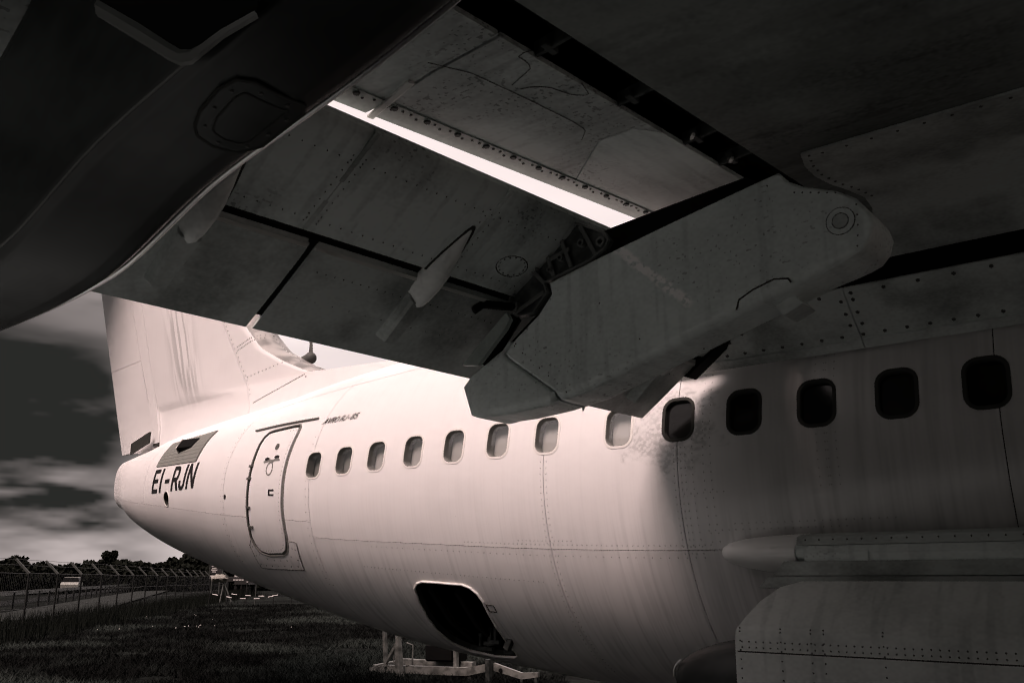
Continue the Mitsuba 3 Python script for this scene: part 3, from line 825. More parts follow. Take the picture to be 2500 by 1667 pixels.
def body(poly, y0, y1, r_of, n=150):
    """polygon in (x, z) as a solid from y0 to y1 whose outer edges are rounded by r_of(x, z)"""
    L = LineString(list(poly.exterior.coords))
    P = np.array([L.interpolate(t, normalized=True).coords[0] for t in np.linspace(0, 1, n, endpoint=False)])
    for c in np.array(poly.exterior.coords)[:-1]:
        P[np.argmin(((P - c) ** 2).sum(1))] = c
    d = np.roll(P, -1, 0) - np.roll(P, 1, 0)
    nrm = np.stack([d[:, 1], -d[:, 0]], 1)
    nrm /= np.linalg.norm(nrm, axis=1, keepdims=True)
    if shapely.contains_xy(poly, *(P + nrm * .002).T).mean() > .5:
        nrm = -nrm
    r = np.array([r_of(*q) for q in P])
    for _ in range(6):
        r = .5 * r + .25 * (np.roll(r, 1) + np.roll(r, -1))
    rings = []
    for a in np.linspace(0, math.pi / 2, 7):
        q = P - nrm * (r * (1 - math.sin(a)))[:, None]
        rings.append(np.stack([q[:, 0], y0 + r * (1 - math.cos(a)), q[:, 1]], 1))
    for a in np.linspace(math.pi / 2, 0, 5):
        q = P - nrm * (r * (1 - math.sin(a)))[:, None]
        rings.append(np.stack([q[:, 0], y1 - r * (1 - math.cos(a)), q[:, 1]], 1))
    m = loftm(rings, True)
    caps = []
    for rg, flip in ((rings[0], True), (rings[-1], False)):
        pg = Polygon(rg[:, [0, 2]])
        if not pg.is_valid:
            pg = pg.buffer(0)
            pg = max(getattr(pg, 'geoms', [pg]), key=lambda g_: g_.area)
        v2, f2 = trimesh.creation.triangulate_polygon(pg, engine='earcut')
        v3 = np.stack([v2[:, 0], np.interp(np.arange(len(v2)), np.arange(len(rg)), rg[:, 1]) if len(v2) == len(rg) else np.full(len(v2), rg[:, 1].mean()), v2[:, 1]], 1)
        caps.append(tm(v3, f2))
    out = tm(np.vstack([m.vertices] + [c.vertices for c in caps]), np.vstack([m.faces, caps[0].faces + len(m.vertices), caps[1].faces + len(m.vertices) + len(caps[0].vertices)]))
    out.merge_vertices()
    out.fix_normals()
    return out


keel_line = LineString([(-1.2, 1.25), (-1.358, 1.20), (-1.606, 1.128), (-1.85, 1.055), (-2.157, .964), (-2.439, .885), (-2.664, .850), (-2.903, .835), (-3.02, .836)])
rad = lambda x, z: .048 if keel_line.distance(Point(x, z)) < .03 else .016
fp = Polygon(FAIR).buffer(0)
line = LineString([(-2.78, 1.32), (-2.929, 1.161), (-2.905, 1.128), (-2.627, .926), (-2.50, .76)])
parts = shapely.ops.split(fp, line) if hasattr(shapely, 'ops') else None
from shapely.ops import split as shsplit
parts = list(shsplit(fp, line).geoms)
parts.sort(key=lambda g: -g.centroid.x)
front = parts[0].buffer(-.003)
tailc = shapely.union_all(parts[1:]).buffer(-.003)
tailc = max(getattr(tailc, 'geoms', [tailc]), key=lambda g: g.area)
FK = add(AIR + '__flap_track_fairing', body(front, FY0, FY1, rad), 'fair', 40)
add(FK + '__tail_cone', body(tailc, FY0, FY1, rad), 'fair', 40)
add(FK + '__inner_frame', plate(fp.buffer(-.10), FY0 + .05, .2), 'black')  # black plate added to block light through the tail joint
pc = np.array([-1.116, 1.444])
disc = lambda r0, r1, y, th: plate((Point(*pc).buffer(r1, quad_segs=12).difference(Point(*pc).buffer(r0, quad_segs=12)) if r0 else Point(*pc).buffer(r1, quad_segs=12)), y, th)
pv = add(FK + '__pivot', disc(.0, .058, FY0 - .003, .006), 'fair')
add(pv + '_ring' if False else FK + '__pivot_ring', disc(.058, .061, FY0 - .0035, .006), 'seam')
add(FK + '__pivot_plug', disc(0, .032, FY0 - .005, .006), 'dirty')
add(FK + '__pivot_ring', disc(.032, .0355, FY0 - .0055, .006), 'seam')
acc = Polygon([(-1.60, 1.145), (-1.585, 1.19), (-1.52, 1.222), (-1.42, 1.25), (-1.36, 1.24), (-1.35, 1.22)]).buffer(.004)
add(FK + '__access_flap', cat([plate(acc.exterior.buffer(.0035).intersection(fp.buffer(-.02)), FY0 - .002, .004)]), 'seam')
fd = [(-1.42 + .0 * k, 1.69) for k in range(1)] + [(-1.30 + .035 * k, 1.625 - .010 * k) for k in range(7)] + [(-1.045 - .004 * k * k * .2, 1.50 - .045 * k) for k in range(5)]
fd += list(along([(-2.86, 1.19), (-2.60, .965), (-2.53, .90)], .055)) + list(along([(-2.62, 1.40), (-2.85, 1.20)], .07)) + [(-2.645, 1.46), (-2.32, 1.32), (-1.77, 1.0), (-2.1, 1.1)]
add(FK + '__rivet', dots(np.array([(a, FY0 - .001, b) for a, b in fd]), [[0, -1, 0]], .0045, .0015), 'rivet', kind='stuff')
add(FK + '__retaining_clip', loftm([[(-1.47, FY0 + d, 1.165), (-1.38, FY0 + d, 1.20), (-1.34, FY0 + d, 1.155), (-1.43, FY0 + d, 1.115)] for d in (.10, .25)], True, True, True), 'dirty')
fl = Polygon([(-2.648, 1.826), (-2.473, 1.889), (-2.289, 1.907), (-1.974, 1.910), (-1.587, 1.825), (-1.45, 1.78), (-2.0, 1.70), (-2.45, 1.60), (-2.623, 1.722)])
fl = Polygon([(-2.60, 1.56), (-2.50, 1.74), (-2.33, 1.765), (-1.95, 1.80), (-1.58, 1.83), (-1.45, 1.74), (-1.9, 1.60), (-2.35, 1.50)])
add(FK + '__inner_web', plate(fl, 3.72, .012), 'black')
tz = [(-3.115, 1.104), (-2.821, 1.333), (-2.80, 1.30), (-2.83, 1.255), (-3.014, 1.09)]
add(FK + '__side_blade', plate(Polygon(tz).buffer(.004), 3.46, .03), 'pale_patch')
# the track and its links between flap and fairing
TR = [(-2.477, 1.795), (-2.295, 1.695), (-2.262, 1.643), (-2.288, 1.601), (-2.374, 1.559), (-2.665, 1.50), (-2.647, 1.443), (-2.736, 1.35), (-2.852, 1.354), (-2.903, 1.432), (-2.866, 1.529), (-2.767, 1.648), (-2.629, 1.732)]
tp_ = Polygon(TR).buffer(.004)
TK = add(AIR + '__flap_track', plate(tp_, 3.60, .03), 'mech')
add(TK + '__rim', plate(tp_.difference(tp_.buffer(-.010)), 3.580, .022), 'darksteel')
for a, b in (((-2.43, 1.76), (-2.335, 1.575)), ((-2.56, 1.74), (-2.49, 1.55)), ((-2.66, 1.70), (-2.60, 1.525)), ((-2.78, 1.63), (-2.665, 1.50)), ((-2.665, 1.45), (-2.86, 1.37)), ((-2.50, 1.65), (-2.62, 1.62))):
    add(TK + '__rib', bar((a[0], 3.585, a[1]), (b[0], 3.585, b[1]), .022, .012, (0, 1, 0)), 'darksteel')
for x, z, r in ((-2.30, 1.638, .026), (-2.855, 1.403, .027), (-2.55, 1.61, .018), (-2.72, 1.58, .020), (-2.62, 1.56, .014), (-2.42, 1.66, .020)):
    b = add(TK + '__boss', plate(Point(x, z).buffer(r).difference(Point(x, z).buffer(r * .55)), 3.566, .03), 'darksteel')
    add(b if False else TK + '__bush', plate(Point(x, z).buffer(r * .5), 3.59, .012), 'black')
add(TK + '__link', cat([bar((-2.86, 3.56, 1.40), (-2.97, 3.45, 1.41), .03, .04), bar((-2.97, 3.45, 1.41), (-3.0, 3.41, 1.37), .04, .04)]), 'black')
add(TK + '__actuator_rod', tube([(-2.88, 3.62, 1.36), (-3.02, 3.62, 1.20), (-3.08, 3.62, 1.12)], .035, 8), 'black', True)
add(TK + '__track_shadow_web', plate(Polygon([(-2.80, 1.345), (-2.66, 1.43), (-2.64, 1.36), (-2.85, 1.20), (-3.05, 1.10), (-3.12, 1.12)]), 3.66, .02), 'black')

# ---------------------------------------------------------------- outboard flap track fairing, overhead to the left
KX = np.array([-5.2, -4.6, -3.9, -3.3, -2.96, -2.64, -2.09, -1.47, -1.2, -.7, -.2, .1])
KZ = np.array([1.02, .91, .845, .835, .842, .868, 1.035, 1.145, 1.21, 1.34, 1.52, 1.70])
zb = PI(KX, KZ)


def keel(x, a):
    """U-shaped shell: a from 0 (outboard top) to 1 (inboard top)"""
    pts = [(.935, 1.72), (.935, .12), (.947, .055), (.98, .015), (1.04, .0), (1.18, -.002), (1.245, .010), (1.278, .045), (1.29, .11), (1.29, 1.72)]
    y = np.interp(a, np.linspace(0, 1, 10), [q[0] for q in pts])
    k = np.interp(a, np.linspace(0, 1, 10), [q[1] for q in pts])
    top = 1.80 if x > -2.4 else 1.80 - (-2.4 - x) * .62
    b = float(zb(x))
    if k > 1:
        return (x, y, max(top, b + .13))
    return (x, y, b + k)


rings = [[keel(x, a) for a in np.linspace(0, 1, 37)] for x in np.linspace(-5.2, .1, 70)]
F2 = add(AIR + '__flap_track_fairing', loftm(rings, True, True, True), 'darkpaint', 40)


def keel_fn(u, v, d):
    # u = x, v = metres across the bottom from y = .95
    return np.array([(x, .95 + y, float(zb(x)) + (.015 * ((y - .155) / .155) ** 2 if abs(y - .155) < .155 else .03 * (abs(y - .155) / .155)) - .004 - dd) for x, y, dd in zip(np.ravel(u), np.ravel(v), np.broadcast_to(d, np.shape(np.ravel(u))))])


ap = Polygon([(-1.856, .119), (-1.80, .095), (-1.70, .08), (-1.646, .09), (-1.628, .122), (-1.630, .262), (-1.66, .288), (-1.84, .298), (-1.89, .265), (-1.896, .194), (-1.88, .143)]).buffer(.015).buffer(-.012)
pk = add(F2 + '__access_panel', patch(ap, off(keel_fn, .003), (.06, .04), .006), 'darkpaint', 30)
add(pk if False else F2 + '__panel_rim', patch(ap.exterior.buffer(.004), off(keel_fn, .004), (.06, .04), .003), 'seam', 30)
ri = ap.buffer(-.042)
add(F2 + '__panel_rim', patch(ri.exterior.buffer(.0025), off(keel_fn, .0045), (.06, .04), .003), 'seam', 30)
pr = along(np.array(ap.buffer(-.022).exterior.coords), .07)
add(F2 + '__rivet', dots(keel_fn(pr[:, 0], pr[:, 1], .003), [[0, 0, -1]], .006, .003), 'rivet', kind='stuff')
lip = np.array([(.035, -.0)]) + np.array([(-2.202, 1.496), (-1.945, 1.31), (-1.80, 1.20), (-1.745, 1.160), (-1.70, 1.142), (-1.66, 1.138), (-1.58, 1.139), (-1.46, 1.129)])
lr = [[(x, .928, z), (x + .01, .918, z - w * .5), (x + .01, .925, z - w), (x, .936, z - w)] for (x, z), w in zip(lip, (.05, .05, .045, .04, .035, .025, .015, .008))]
add(F2 + '__cutout_lip', loftm(lr, True, True, True), 'darksteel', 40)
add(F2 + '__cutout', plate(Polygon(list(map(tuple, lip)) + [(-1.40, 1.60), (-2.1, 1.66)]), .930, .004), 'black')
sx = np.linspace(-3.6, -1.45, 30)
add(F2 + '__seam', tube(np.stack([sx, np.full(30, .955), zb(sx) + .045], 1), .004, 6), 'darksteel', True)

sx = np.linspace(-3.5, -.15, 40)
add(F2 + '__edge_trim', tube(np.stack([sx, np.full(40, 1.290), zb(sx) + .052], 1), .009, 8), 'polished', True)  # bright tube added to draw the highlight along the rounded edge

# ---------------------------------------------------------------- wing root
def rootf(u, v, d):
    """fillet fairing between cabin side and wing: u = x, v from 0 (lower edge) to 1 (upper edge)"""
    u, v = np.asarray(u, float), np.asarray(v, float)
    y = 5.82 - .33 * v - .02 * np.sin(np.pi * v)
    z = 1.48 + .29 * v + .0 * u
    return np.stack([u, y - .75 * d, z - .66 * d], -1)


xa = lambda v: -3.0 + .9 * v
p1 = Polygon([(-3.02, -.02), (-1.742, -.02), (-1.742, 1.0), (-2.10, 1.0)])
p2 = sbox(-1.736, -.02, -.2, 1.0)
p3 = sbox(-.194, -.02, 2.3, 1.0)
RK = None
for pg in (p1, p2, p3):
    k = add(AIR + '__root_fairing', patch(pg, off(rootf, .01), (.2, .1), .02), 'fair' if False else 'dirty', 30)
    RK = RK or k
add(AIR + '__root_fairing_lip', loftm([[rootf(np.array([x]), np.array([v]), d)[0] for v, d in ((-.06, -.02), (-.06, .022), (.09, .020), (.09, -.02))] for x in (-3.06, -1.742)], True, True, True), 'dirty')
add(AIR + '__root_fairing_lip', loftm([[rootf(np.array([x]), np.array([v]), d)[0] for v, d in ((-.06, -.02), (-.06, .022), (.09, .020), (.09, -.02))] for x in (-1.736, 2.3)], True, True, True), 'dirty')
ff = [(x, .17) for x in np.arange(-2.80, -.3, .135)] + [(x, .90) for x in np.arange(-1.9, -.3, .2)] + [(-1.775, v) for v in (.35, .55, .78)] + [(-1.70, v) for v in (.35, .55, .78)]
ff += [(-2.78 + .66 * k, .22 + .68 * k) for k in np.linspace(.1, .95, 6)]
ff = np.array(ff)
add(RK + '__fastener', dots(rootf(ff[:, 0], ff[:, 1], .011), [[0, -.75, -.66]], .013, .004, 8), 'rivet', kind='stuff')
# patch of torn sealant where the fairing ends
add(RK + '__torn_seal', loftm([[(-3.30, 5.86, 1.40), (-3.30, 5.80, 1.52), (-3.30, 5.90, 1.55)], [(-3.0, 5.80, 1.46), (-3.0, 5.74, 1.60), (-3.0, 5.85, 1.62)]], True, True, True), 'pale_patch')
# black box above the fairing, painting in the deep shade of the gap
add(AIR + '__wing_box', cat([loftm([[(x, 5.55, 1.80), (x, 6.3, 1.75), (x, 6.3, 2.3), (x, 5.55, 2.3)] for x in (-2.4, 2.4)], True, True, True)]), 'black')


def rootp(u, v, d):
    """riveted root panel of the wing: u = x, v = metres inboard from y = 3.95, turning down over its last 0.6 m"""
    u, v = np.asarray(u, float), np.asarray(v, float)
    y = 3.95 + v - .25 * np.clip(v - 1.0, 0, 1) ** 2
    z = zw(np.minimum(y, 6)) - .006 - .30 * np.clip(v - .9, 0, 1) ** 2
    return np.stack([u, y, z - d], -1)


rp = Polygon([(-1.389, .006), (-1.427, .156), (-1.436, .32), (-1.412, .49), (-1.373, .63), (-1.34, .8), (-1.36, 1.0), (-1.45, 1.3), (-1.56, 1.62), (1.2, 1.62), (1.2, .006), (-1.2, .006)])
rpk = add(AIR + '__root_panel', patch(rp, off(rootp, .008), (.2, .1), .012), 'dirty', 30)
rl = along([(-1.36, .04), (-1.39, .16), (-1.40, .32), (-1.375, .49), (-1.33, .63), (-1.30, .8)], .06)
rl2 = along([(-1.30, .05), (.9, .05)], .11)
q = np.vstack([rl, rl2])
add(rpk + '__fastener', dots(rootp(q[:, 0], q[:, 1], .009), [[0, 0, -1]], .008, .003), 'rivet', kind='stuff')

# ---------------------------------------------------------------- main gear fairing and doors
def spon(x, a, p, zc, hz):
    return (x, 5.80 - p * math.cos(a), zc + hz * math.sin(a))


SX = [(-2.80, .01, .175, .012), (-2.785, .07, .174, .042), (-2.73, .14, .171, .070), (-2.62, .21, .166, .095), (-2.47, .265, .160, .114), (-2.32, .295, .157, .124), (-2.19, .305, .156, .128)]
rings = [[spon(x, a, p, zc, hz) for a in np.linspace(-1.9, 1.9, 28)] for x, p, zc, hz in SX]
GK = add(AIR + '__gear_fairing', loftm(rings, True, True, True), 'glosswhite', 50)
add(GK + '__band', loftm([[spon(x, a, .303, .165, .108) for a in np.linspace(-1.9, 1.9, 28)] for x in (-2.183, -2.13)], True, True, True), 'fair', 40)
add(GK + '__top_flange', loftm([[(x, 5.85, .285), (x, 5.60, .270), (x, 5.515, .25), (x, 5.505, .20), (x, 5.56, .195), (x, 5.85, .2)] for x in (-2.175, 2.2)], True, True, True), 'dirty', 30)
add(GK + '__side_panel', loftm([[(x, 5.6, .196), (x, 5.497, .196), (x, 5.480, .15), (x, 5.485, .10), (x, 5.6, .09)] for x in (-2.125, 2.2)], True, True, True), 'fair', 20)
add(GK + '__hinge_cover', loftm([[(x, 5.47, .16), (x, 5.47, .05), (x, 5.49, .05), (x, 5.49, .16)] for x in (-1.84, -1.74)], True, True, True), 'fair')
fx = np.arange(-2.12, -.5, .085)
add(GK + '__fastener', dots(np.stack([fx, np.full(len(fx), 5.508), np.full(len(fx), .232)], 1), [[0, -1, .1]], .006, .003), 'rivet', kind='stuff')
for (x0, z1, z0, yy, xs2) in ((-2.245, .105, .022, 5.46, -.065), (-2.33, .016, -.05, 5.40, -.05)):
    add(AIR + '__gear_bay_flap', loftm([[(x0, yy, z1), (x0 + xs2, yy - .03, z0), (x0 + xs2 + .01, yy + .01, z0 - .004), (x0 + .01, yy + .04, z1)], [(2.2, yy, z1), (2.2, yy - .03, z0), (2.2, yy + .01, z0 - .004), (2.2, yy + .04, z1)]], True, True, True), 'dirty')


def gdoor(u, v, d):
    """hanging main gear door: u = x, v = metres down from its top edge; bulging outwards, turned in at the top"""
    u, v = np.asarray(u, float), np.asarray(v, float)
    k = np.clip(1 - v / .34, 0, 1)
    y = 5.0 + .24 * k ** 2.0 + .10 * np.clip(v - .6, 0, 2) ** 1.5
    z = -.03 - .10 * (1 - k ** 2) * .0 - np.where(v < .34, .34 * np.sin(np.pi / 2 * np.clip(v / .34, 0, 1)) * .72, .245 + (v - .34))
    n = np.stack([0 * u, -np.sin(np.pi / 2 * np.clip(v / .34, .15, 1)), np.cos(np.pi / 2 * np.clip(v / .34, .15, 1))], -1)
    return np.stack([u, y, z], -1) + n * np.asarray(d)[..., None] if np.ndim(d) else np.stack([u, y, z], -1) + n * d


gp = Polygon([(-2.375, 1.30), (-2.375, .62), (-2.372, .40), (-2.355, .29), (-2.32, .19), (-2.26, .10), (-2.17, .03), (-2.05, .0), (2.2, .0), (2.2, 1.30)])
DK = add(AIR + '__gear_door', patch(gp, off(gdoor, .02), (.12, .05), .04), 'doorpaint', 30)
add(DK + '__inner_skin', patch(gp.buffer(-.01), off(gdoor, -.02), (.25, .1), 0), 'black', True)
add(DK + '__seam', patch(sbox(-2.36, .455, 1.5, .462), off(gdoor, .0212), (.2, .05), 0), 'seam', True)
pts = []
for v in (.405, .435):
    pts += [(x, v) for x in np.arange(-2.33, -.6, .042)]
for x in (-2.10, -1.93, -1.86, -1.55, -2.34):
    pts += [(x, v) for v in np.arange(.30, 1.2, .05)]
for v in (.66, .69):
    pts += [(x, v) for x in np.arange(-2.28, -1.9, .045)]
pts = np.array(pts)
add(DK + '__rivet', dots(gdoor(pts[:, 0], pts[:, 1], .021), [[0, -1, .05]], .0055, .0025), 'rivet', kind='stuff')
rings = []
for k in np.linspace(0, 1, 14):
    x = -2.95 + .75 * k
    r = .27 * math.sqrt(1 - (1 - k) ** 2) + .004
    rings.append([(x, 5.32 + r * .8 * math.cos(a), -.60 + r * math.sin(a) * 1.0) for a in np.arange(28) * 2 * math.pi / 28])
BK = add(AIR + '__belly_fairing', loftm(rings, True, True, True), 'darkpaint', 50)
add(BK + '__tip_lip', tube([(-2.955 + .75 * k, 5.32 - (.27 * math.sqrt(1 - (1 - k) ** 2) + .01) * .55, -.60 + (.27 * math.sqrt(1 - (1 - k) ** 2) + .01) * .83) for k in np.linspace(.0, .12, 8)], .008, 6), 'pale', True)

# ---------------------------------------------------------------- steel frame standing beyond the belly
TRS = thing('steel_trestle', 'pale steel handling frame on the grass beyond the belly, below the open baggage bay', 'steel frame')
gz = -EYE
Yf, Yb = 11.45, 12.05
add(TRS + '__beam', loftm([[(-12.42, Yf, -1.50), (-12.42, Yf + .1, -1.50), (-12.42, Yf + .1, -1.555), (-12.42, Yf, -1.555)], [(-12.1, Yf, -1.44), (-12.1, Yf + .1, -1.44), (-12.1, Yf + .1, -1.565), (-12.1, Yf, -1.565)], [(-10.15, Yf, -1.375), (-10.15, Yf + .1, -1.375), (-10.15, Yf + .1, -1.50), (-10.15, Yf, -1.50)], [(-9.72, Yf, -1.29), (-9.72, Yf + .1, -1.29), (-9.72, Yf + .1, -1.41), (-9.72, Yf, -1.41)]], True, True, True), 'frame')
add(TRS + '__beam', cat([bar((-12.2, Yb, -1.43), (-10.5, Yb, -1.40), .1, .11), bar((-12.35, Yf + .05, -1.50), (-12.2, Yb, -1.43), .08, .09)]), 'frame')
add(TRS + '__upright', bar((-12.0, Yf, -1.46), (-12.07, Yf, -.80), .065, .065), 'frame')
add(TRS + '__upright', bar((-10.45, Yf + .1, -1.40), (-10.47, Yf + .1, -1.02), .075, .07), 'frame')
add(TRS + '__brace', bar((-12.0, Yf, -1.40), (-11.62, Yf - .05, -.98), .05, .06), 'frame')
add(TRS + '__leg', bar((-11.53, Yf - .12, gz), (-11.59, Yf - .12, -1.08), .13, .10, taper=.85), 'frame')
add(TRS + '__leg_head', bar((-11.59, Yf - .11, -1.08), (-11.62, Yf - .11, -.86), .09, .07), 'frame')
for dx in (-.14, .16):
    add(TRS + '__handle', tube([(-11.60 + dx * .6, Yf, -1.05), (-11.60 + dx * 1.5, Yf, -1.08), (-11.60 + dx * 1.5, Yf, -1.40), (-11.60 + dx * .6, Yf, -1.42)], .013, 6), 'frame', True)
add(TRS + '__box', bar((-11.35, Yb - .1, -1.22), (-10.75, Yb - .1, -1.20), .4, .28), 'black')
add(TRS + '__foot', cat([bar((-12.1, Yf + .05, -1.55), (-12.1, Yf + .05, gz), .06), bar((-10.1, Yf + .05, -1.50), (-10.1, Yf + .05, gz), .06), bar((-12.1, Yb, -1.45), (-12.1, Yb, gz), .06), bar((-10.6, Yb, -1.42), (-10.6, Yb, gz), .06)]), 'frame')
add(TRS + '__upright', bar((-9.62, Yf - .05, gz), (-9.64, Yf - .05, -1.22), .09, .08), 'mech')
TOW = thing('tow_bar', 'pale flat steel tow bar end with a bolt, lying low right of the handling frame', 'tow bar')
add(TOW + '__bar', loftm([[(-9.57, Yf, -1.27), (-9.57, Yf + .05, -1.27), (-9.57, Yf + .05, -1.385), (-9.57, Yf, -1.385)], [(-9.02, Yf, -1.385), (-9.02, Yf + .05, -1.385), (-9.02, Yf + .05, -1.48), (-9.02, Yf, -1.48)], [(-8.70, Yf, -1.36), (-8.70, Yf + .05, -1.36), (-8.70, Yf + .05, -1.43), (-8.70, Yf, -1.43)]], True, True, True), 'frame')
add(TOW + '__bolt', dots([(-9.42, Yf - .005, -1.375)], [[0, -1, 0]], .035, .02, 10), 'black')
add(TOW + '__support', cat([bar((-9.02, Yf + .03, -1.45), (-9.02, Yf + .03, gz), .05), bar((-8.75, Yf + .03, -1.42), (-8.75, Yf + .03, gz), .05)]), 'mech')

# ---------------------------------------------------------------- ground
def height(x, y):
    """flat about the aircraft, sinking a little towards the road beyond the fence"""
    d = -((x + 28.79) * 1.92 + (y - 12.63) * 2.257) / math.hypot(1.92, 2.257)     # metres beyond the fence line
    k = np.clip((d - 6) / 60, 0, 1)
    return gz - 1.1 * k * k * (3 - 2 * k)


xg = np.concatenate([np.linspace(-700, -90, 30), np.linspace(-86, 30, 117), np.linspace(40, 600, 20)])
yg = np.concatenate([np.linspace(-500, -40, 14), np.linspace(-36, 90, 127), np.linspace(100, 800, 24)])
GX, GY = np.meshgrid(xg, yg, indexing='ij')
GZ = height(GX, GY) + .05 * (nfbm(np.stack([GX * .35, GY * .35, 0 * GX], -1), 3) - .5)
nx, ny = GX.shape
gi = np.arange(nx * ny).reshape(nx, ny)
qf = np.stack([gi[:-1, :-1], gi[1:, :-1], gi[1:, 1:], gi[:-1, 1:]], -1).reshape(-1, 4)
add('ground', tm(np.stack([GX, GY, GZ], -1).reshape(-1, 3), np.vstack([qf[:, [0, 1, 2]], qf[:, [0, 2, 3]]])), 'grass', True, kind='structure')
ap_ = sbox(-7.2, -30, -2.9, 3.4)
add('apron', patch(ap_, lambda u, v, d: np.stack([u, v, 0 * u + gz + .035 + d], -1), (4, 4), .03), 'bounce_concrete', False, kind='structure')  # unseen pale pad added to bounce light up to flap and fairing
rng = np.random.default_rng(5)


def blades(P, h, w, rng, lean=.35):
    n = len(P)
    a = rng.uniform(0, 2 * math.pi, n)
    d = np.stack([np.cos(a), np.sin(a), 0 * a], 1) * (w / 2)[:, None]
    ln = np.stack([rng.normal(0, lean, n), rng.normal(0, lean, n), np.ones(n)], 1) * h[:, None]
    v = np.stack([P - d, P + d, P + ln], 1).reshape(-1, 3)
    return tm(v, np.arange(3 * n).reshape(-1, 3))


n = 260000
th = rng.uniform(.30, .95, n)
rr = 8 + (62 - 8) * rng.uniform(0, 1, n) ** 1.5
P = np.stack([-rr * np.cos(th), rr * np.sin(th)], 1)
nf = np.array([1.92, 2.257]) / math.hypot(1.92, 2.257)
fence_side = (P[:, 0] + 28.79) * nf[0] + (P[:, 1] - 12.63) * nf[1]
gr = nfbm(np.column_stack([P * .55, 0 * th]), 3)
keep = (fence_side > .3) & (gr > .30)
P = P[keep]
P3 = np.column_stack([P, np.full(len(P), gz)])
add('grass', blades(P3, rng.uniform(.05, .15, len(P)), .016 + .0006 * rr[keep], rng, .7), 'blade', kind='stuff')
labels['grass'].update(label='short dark rough grass under and beyond the tail', category='grass')
k = np.linspace(-2, 24, 15000)
k = rng.uniform(-2, 24, 15000)
fx_, fy_ = -28.79 - 2.257 * k, 12.63 + 1.92 * k
o = rng.normal(.1, .7, len(k))
P3 = np.column_stack([fx_ + nf[0] * o, fy_ + nf[1] * o, np.full(len(k), gz)])
add('long_grass', blades(P3, rng.uniform(.25, .75, len(k)), rng.uniform(.02, .05, len(k)), rng, .2), 'weed', kind='stuff')
labels['long_grass'].update(label='tall black weeds along the foot of the wire fence', category='long grass')
dp = []
for cx_, cy_, s_, m_ in ((-27.5, 17.2, .7, 12), (-26, 13, 5, 10), (-34, 20, 5, 8)):
    dp.append(np.column_stack([rng.normal(cx_, s_, m_), rng.normal(cy_, s_, m_), np.full(m_, gz + .10)]))
dp = np.vstack(dp)
add('daisies', dots(dp, np.column_stack([rng.normal(.5, .2, len(dp)), rng.normal(-.5, .2, len(dp)), np.full(len(dp), .6)]), .016, .006), 'daisy', kind='stuff')
labels['daisies'].update(label='scattered white daisies in the dark grass', category='flowers')

# ---------------------------------------------------------------- perimeter fence
FE = thing('security_fence', 'tall wire security fence with leaning arms, running away beside the road', 'fence')
fdir = np.array([-2.257, 1.92])
post0 = np.array([-28.79, 12.63])
knees, tips = [], []
for i in range(-1, 19):
    b = post0 + fdir * i
    kz = .19
    add(FE + '__post', bar((b[0], b[1], gz - .05), (b[0], b[1], kz), .05), 'post')
    add(FE + '__arm', bar((b[0], b[1], kz - .03), (b[0] - .25, b[1] - .34, kz + .40), .07), 'arm')
    knees.append((b[0], b[1], kz))
    tips.append((b[0] - .25, b[1] - .34, kz + .40))
knees, tips = np.array(knees), np.array(tips)
for f in (.98, .55):
    q = knees + (tips - knees) * f
    add(FE + '__wire', tube(q + [0, 0, .0], .006, 4), 'post')
for zz in (.17, -.35, -.85, -1.35):
    q = knees.copy()
    q[:, 2] = zz
    add(FE + '__wire', tube(q, .009, 4), 'post')
mesh_w = []
a, b = knees[0], knees[-1]
LN = np.linalg.norm(b - a)
for s in np.arange(0, LN, .15):
    p = a + (b - a) * s / LN
    mesh_w.append(tm([(p[0], p[1], gz), (p[0] + .012, p[1] - .012, gz), (p[0] + .012, p[1] - .012, .17), (p[0], p[1], .17)], [[0, 1, 2], [0, 2, 3]]))
add(FE + '__wire_mesh', cat(mesh_w), 'post', kind='stuff')

# ---------------------------------------------------------------- road and what stands by it
rd0, rd1 = np.array([-50.71, 21.23]), np.array([-178.21, 103.85])
rdir = (rd1 - rd0) / np.linalg.norm(rd1 - rd0)
rn_ = np.array([-rdir[1], rdir[0]])
s_ = np.linspace(-60, 220, 100)
bend = lambda s: .02 * np.clip(-6 - s, 0, None) ** 2      # it curves away from the fence, out of the picture


def strip(o0, o1, dz):
    A = rd0 + np.outer(s_, rdir) + rn_ * (o0 + bend(s_))[:, None]
    B = rd0 + np.outer(s_, rdir) + rn_ * (o1 + bend(s_))[:, None]
    za, zb_ = height(A[:, 0], A[:, 1]) + dz, height(B[:, 0], B[:, 1]) + dz
    v = np.vstack([np.column_stack([A, za]), np.column_stack([B, zb_])])
    m = len(s_)
    f = []
    for i in range(m - 1):
        f += [[i, i + 1, m + i + 1], [i, m + i + 1, m + i]]
    t = tm(v, f)
    if t.face_normals[:, 2].mean() < 0:
        t.invert()
    return t


add('road', strip(-5.0, -1.2, .14), 'road', True, kind='structure')
BR = thing('crash_barrier', 'low two-rail barrier with short posts along the road behind the wire fence', 'crash barrier')
for zt, mt in ((.80, 'galv'), (.32, 'post')):
    q = rd0 + np.outer(s_, rdir) + rn_ * bend(s_)[:, None]
    add(BR + '__rail', loftm([[(p[0] + rn_[0] * a_, p[1] + rn_[1] * a_, gz + .08 + zt + b_) for a_, b_ in ((0, -.11), (.05, -.11), (.05, .11), (0, .11))] for p in q], True, True, True), mt)
for s in np.arange(-30, 150, 4.0):
    p = rd0 + rdir * s + rn_ * bend(s)
    add(BR + '__post', bar((p[0], p[1], gz - 1.3), (p[0], p[1], gz + .9), .12), 'post')

